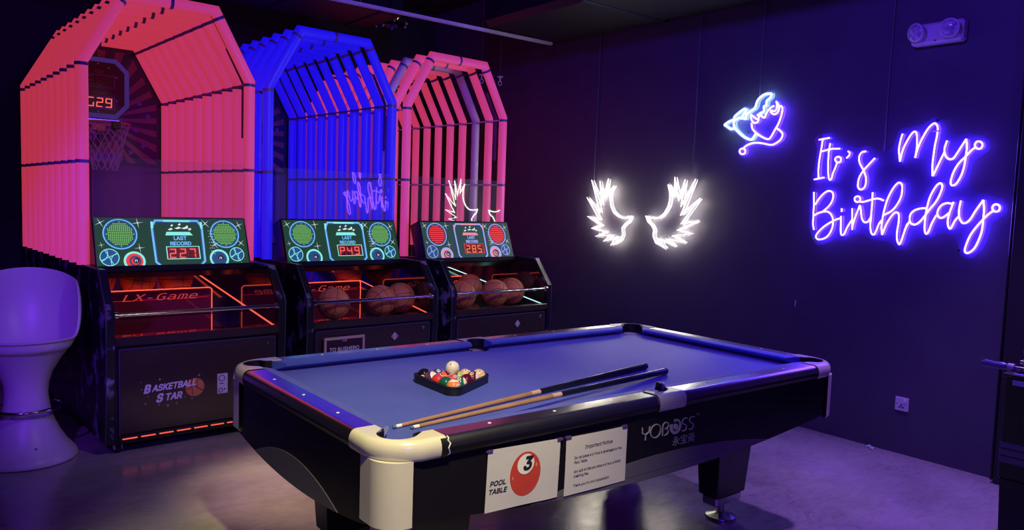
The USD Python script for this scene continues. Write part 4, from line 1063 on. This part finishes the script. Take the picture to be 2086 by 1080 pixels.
def bball(xc, lx, ly_, z, rot, label):
    global bk
    loc = EX * (xc + lx) + EY * (FRONT + ly_) + np.array([0, 0, z])
    if bk is None:
        bk = thing('basketball', label, 'ball', loc, 0, 'basketballs in the machine trays')
        UsdGeom.Xformable(stage.GetPrimAtPath(bk)).ClearXformOpOrder()
        x = UsdGeom.Xformable(stage.GetPrimAtPath(bk)); x.AddTranslateOp(opSuffix='first').Set(Gf.Vec3d(*map(float, loc))); x.AddRotateXYZOp(opSuffix='first').Set(Gf.Vec3f(*rot))
        part(bk, 'ball_skin', trimesh.creation.icosphere(4, R_B), 'basketball', True)
        a = np.linspace(0, 2 * PI, 49)[:-1]; r = R_B - .0006; ms = []
        for R in (np.eye(3), frame((0, 1, 0), (0, 0, 1)), frame((0, 0, 1), (1, 0, 0))):
            ms.append(sweep((R @ np.c_[r * np.cos(a), r * np.sin(a), 0 * a].T).T, .0022, 5, True))
        for s in (-1, 1):
            q = np.c_[s * (.62 + .16 * np.cos(2 * a)), .95 * np.cos(a), .95 * np.sin(a)]; q = q / np.linalg.norm(q, axis=1, keepdims=True) * r
            ms.append(sweep(q, .0022, 5, True))
        part(bk, 'seam', cat(ms), 'ball_seam', True)
        return
    dup(bk, loc, rot, label)


TZ = .667 + R_B + .001
bball(.431, -.245, .175, TZ, (12, 25, 78), 'orange basketball at the left end of the middle machine\'s tray')
bball(.431, .145, .185, TZ, (40, -20, 10), 'orange basketball in the centre of the middle machine\'s tray')
bball(.431, .365, .260, TZ, (70, 15, 40), 'orange basketball at the right end of the middle machine\'s tray')
bball(.431, .335, 1.005, .916, (10, 60, 20), 'dim red-lit basketball on the ramp behind the middle machine\'s gate')
bball(1.63, -.290, .190, TZ, (20, 10, 95), 'orange basketball at the left end of the right machine\'s tray, nearest the front')
bball(1.63, .155, .660, TZ, (55, 30, 15), 'orange basketball farthest back on the floor of the right machine\'s tray')
bball(1.63, .055, .190, TZ, (35, -35, 60), 'orange basketball in the front middle of the right machine\'s tray')
bball(1.63, .285, .240, TZ, (80, 10, 30), 'orange basketball at the right end of the right machine\'s tray')
for lx, r_, w in ((-.089, (90, 8, 3), 'left'), (.165, (86, 90, 6), 'right')):
    bball(-.79, lx, 1.005, .916, r_, f'red-lit basketball behind the left machine\'s lettered gate, the {w} of two')
bball(-.79, -.345, 1.02, .919, (20, 40, 0), 'red-lit basketball mostly hidden at the far left behind the left machine\'s gate')

# framed notice leaning on the middle machine's door
fr_c = EX * (.431 - .268) + EY * (FRONT - .026)
fs = thing('framed_notice', 'small wood-framed dark notice with white letters leaning on the middle machine', 'sign', fr_c, math.degrees(MY))
z0, z1, w = .30, .582, .156
for q in ((-w, w, z1 - .020, z1), (-w, w, z0, z0 + .020), (-w, -w + .018, z0 + .02, z1 - .02), (w - .018, w, z0 + .02, z1 - .02)):
    part(fs, 'frame_bar', bx(q[0], q[1], -.012, .006, q[2], q[3], .003), 'wood_frame')
bd_ = part(fs, 'board', bx(-w + .014, w - .014, -.004, .004, z0 + .015, z1 - .015), 'sign_dark', False)
for tx, hh, z in (('F O R', .010, .548), ('TO BUSHERO', .026, .483), ('PLAYERS', .022, .43)):
    m = lettering(tx, hh, .001, 3); c_ = m.bounds.mean(0)
    if m.bounds[1][0] > .23: m.apply_scale((.23 / m.bounds[1][0], 1, 1)); c_ = m.bounds.mean(0)
    m.apply_translation((-c_[0], z, 0)); part(bd_, 'lettering', xform(m, XF, (0, -.0045, 0)), 'title_lilac', False)
part(fs, 'easel_leg', bx(-.01, .01, -.004, .012, .0, z0 + .02, .002), 'wood_frame'); part(fs, 'easel_foot', bx(-.10, .10, -.06, .02, 0, .015, .003), 'wood_frame')

# ---------------------------------------------------------------- white tub stool at the left edge
st = thing('bar_stool', 'white moulded tub bar stool with a curved high back, at the left edge', 'stool', (-1.80, 2.42, 0))
nθ = 56
BACK = math.radians(80)


def back_h(t):
    k = math.cos(t - BACK); c = min(max((k + .48) / .80, 0), 1); return c * c * (3 - 2 * c) * (.76 + .24 * max(k, 0))


PR = [(.205, 0), (.250, .006), (.252, .022), (.238, .045), (.200, .090), (.165, .150), (.137, .215), (.116, .290), (.106, .370), (.110, .430), (.132, .500), (.172, .570), (.214, .630), (.246, .680)]
V, F = [], []
rows = []
for r, z in PR: rows.append([(r * math.cos(t), r * math.sin(t), z) for t in np.arange(nθ) * 2 * PI / nθ])
for k in range(1, 6):
    s = k / 5
    rows.append([((.246 + (.028 + .022 * back_h(t)) * math.sin(s * PI / 2) - .030 * back_h(t) * s ** 3) * math.cos(t), (.246 + (.028 + .022 * back_h(t)) * math.sin(s * PI / 2) - .030 * back_h(t) * s ** 3) * math.sin(t), .680 + s * (.022 + .355 * back_h(t))) for t in np.arange(nθ) * 2 * PI / nθ])
rows.append([((.262 - .008 * back_h(t)) * math.cos(t), (.262 - .008 * back_h(t)) * math.sin(t), .706 + .358 * back_h(t)) for t in np.arange(nθ) * 2 * PI / nθ])
for k in range(1, 7):
    s = k / 6
    rows.append([((.254 * (1 - s) + .150 * s + .035 * math.sin(s * PI)) * math.cos(t), (.254 * (1 - s) + .150 * s + .035 * math.sin(s * PI)) * math.sin(t), (.700 + .356 * back_h(t)) * (1 - s) + .615 * s - .02 * math.sin(s * PI)) for t in np.arange(nθ) * 2 * PI / nθ])
rows.append([(.08 * math.cos(t), .08 * math.sin(t), .604) for t in np.arange(nθ) * 2 * PI / nθ])
rows.append([(.004 * math.cos(t), .004 * math.sin(t), .602) for t in np.arange(nθ) * 2 * PI / nθ])
V = np.array([p for r in rows for p in r])
for i in range(len(rows) - 1):
    for k in range(nθ):
        j = (k + 1) % nθ; F += [(i * nθ + k, i * nθ + j, (i + 1) * nθ + j), (i * nθ + k, (i + 1) * nθ + j, (i + 1) * nθ + k)]
V = np.vstack([V, [(0, 0, 0)]]); F += [(len(V) - 1, (k + 1) % nθ, k) for k in range(nθ)]
part(st, 'moulded_body', trimesh.Trimesh(V, np.array(F), process=False), 'stool_plastic', 60)
a = np.radians(np.linspace(150, 390, 34))
fr_ = part(st, 'footrest', sweep(np.c_[.178 * np.cos(a), .178 * np.sin(a), np.full(34, .300)], .011, 12), 'chrome')
for d in (150, 250, 300, 390):
    part(fr_, 'footrest_bracket', cyl((.105 * math.cos(math.radians(d)), .105 * math.sin(math.radians(d)), .304), (.178 * math.cos(math.radians(d)), .178 * math.sin(math.radians(d)), .300), .008, 8), 'chrome')
part(st, 'plug', xform(lathe([(0, 0), (.006, 0), (.006, .003), (0, .003)], 10), frame((1, .2, 0), (-.1, .45, .9)), (.02, -.1925, .100)), 'dark_print')

# ---------------------------------------------------------------- football table at the right edge
ft = thing('football_table', 'black table football game with grey stripes, cut off by the right edge', 'football table', (1.2, -1.42, 0))
part(ft, 'cabinet', bx(0, 1.25, -.74, 0, .470, .900, .006), 'foos_black')
for k in range(3): part(ft, 'stripe', bx(-.003, .001, -.74, .0, .540 + .030 * k, .564 + .030 * k, .001), 'foos_stripe')
part(ft, 'side_rail', cat([bx(-.008, .04, -.75, .008, .892, .909, .005), bx(1.21, 1.258, -.75, .008, .892, .909, .005), bx(.04, 1.21, -.03, .008, .892, .909, .005), bx(.04, 1.21, -.75, -.71, .892, .909, .005)]), 'foos_black')
part(ft, 'badge', bx(-.004, .001, -.075, -.028, .862, .884, .001), 'foos_badge')
part(ft, 'trim_line', bx(-.004, .001, -.70, -.085, .860, .865, .001), 'foos_badge')
for i, x in enumerate((.075, .25, .40, .55, .70, .85, 1.0, 1.15)):
    s = 1 if i in (0, 3, 5) else -1
    y0 = .0 if s > 0 else -.74
    rd_ = part(ft, 'rod', cyl((x, -.77 if s > 0 else -.86, .922), (x, .06 if s > 0 else .03, .922), .008, 10), 'chrome')
    ya = y0 + s * .018
    part(rd_, 'handle', sweep([(x, ya, .922), (x, ya + s * .02, .922), (x, ya + s * .05, .922), (x, ya + s * .085, .922), (x, ya + s * .098, .922)], [.012, .017, .014, .016, .010], 14), 'foos_handle')
    for yy in (-.745, .005): part(rd_, 'bearing', cyl((x, yy - .012, .922), (x, yy + .012, .922), .016, 14), 'grey_plastic')
for x in (.06, 1.19):
    for y in (-.07, -.67):
        lg = part(ft, 'leg', trimesh.convex.convex_hull(np.array([(x + a_ * w_, y + b_ * w_, z) for z, w_ in ((.02, .045), (.47, .06)) for a_ in (-1, 1) for b_ in (-1, 1)])), 'foos_black', 25)
        part(lg, 'foot', lathe([(0, 0), (.035, 0), (.035, .014), (.012, .022), (0, .022)], 16, (x, y, 0)), 'steel_foot')
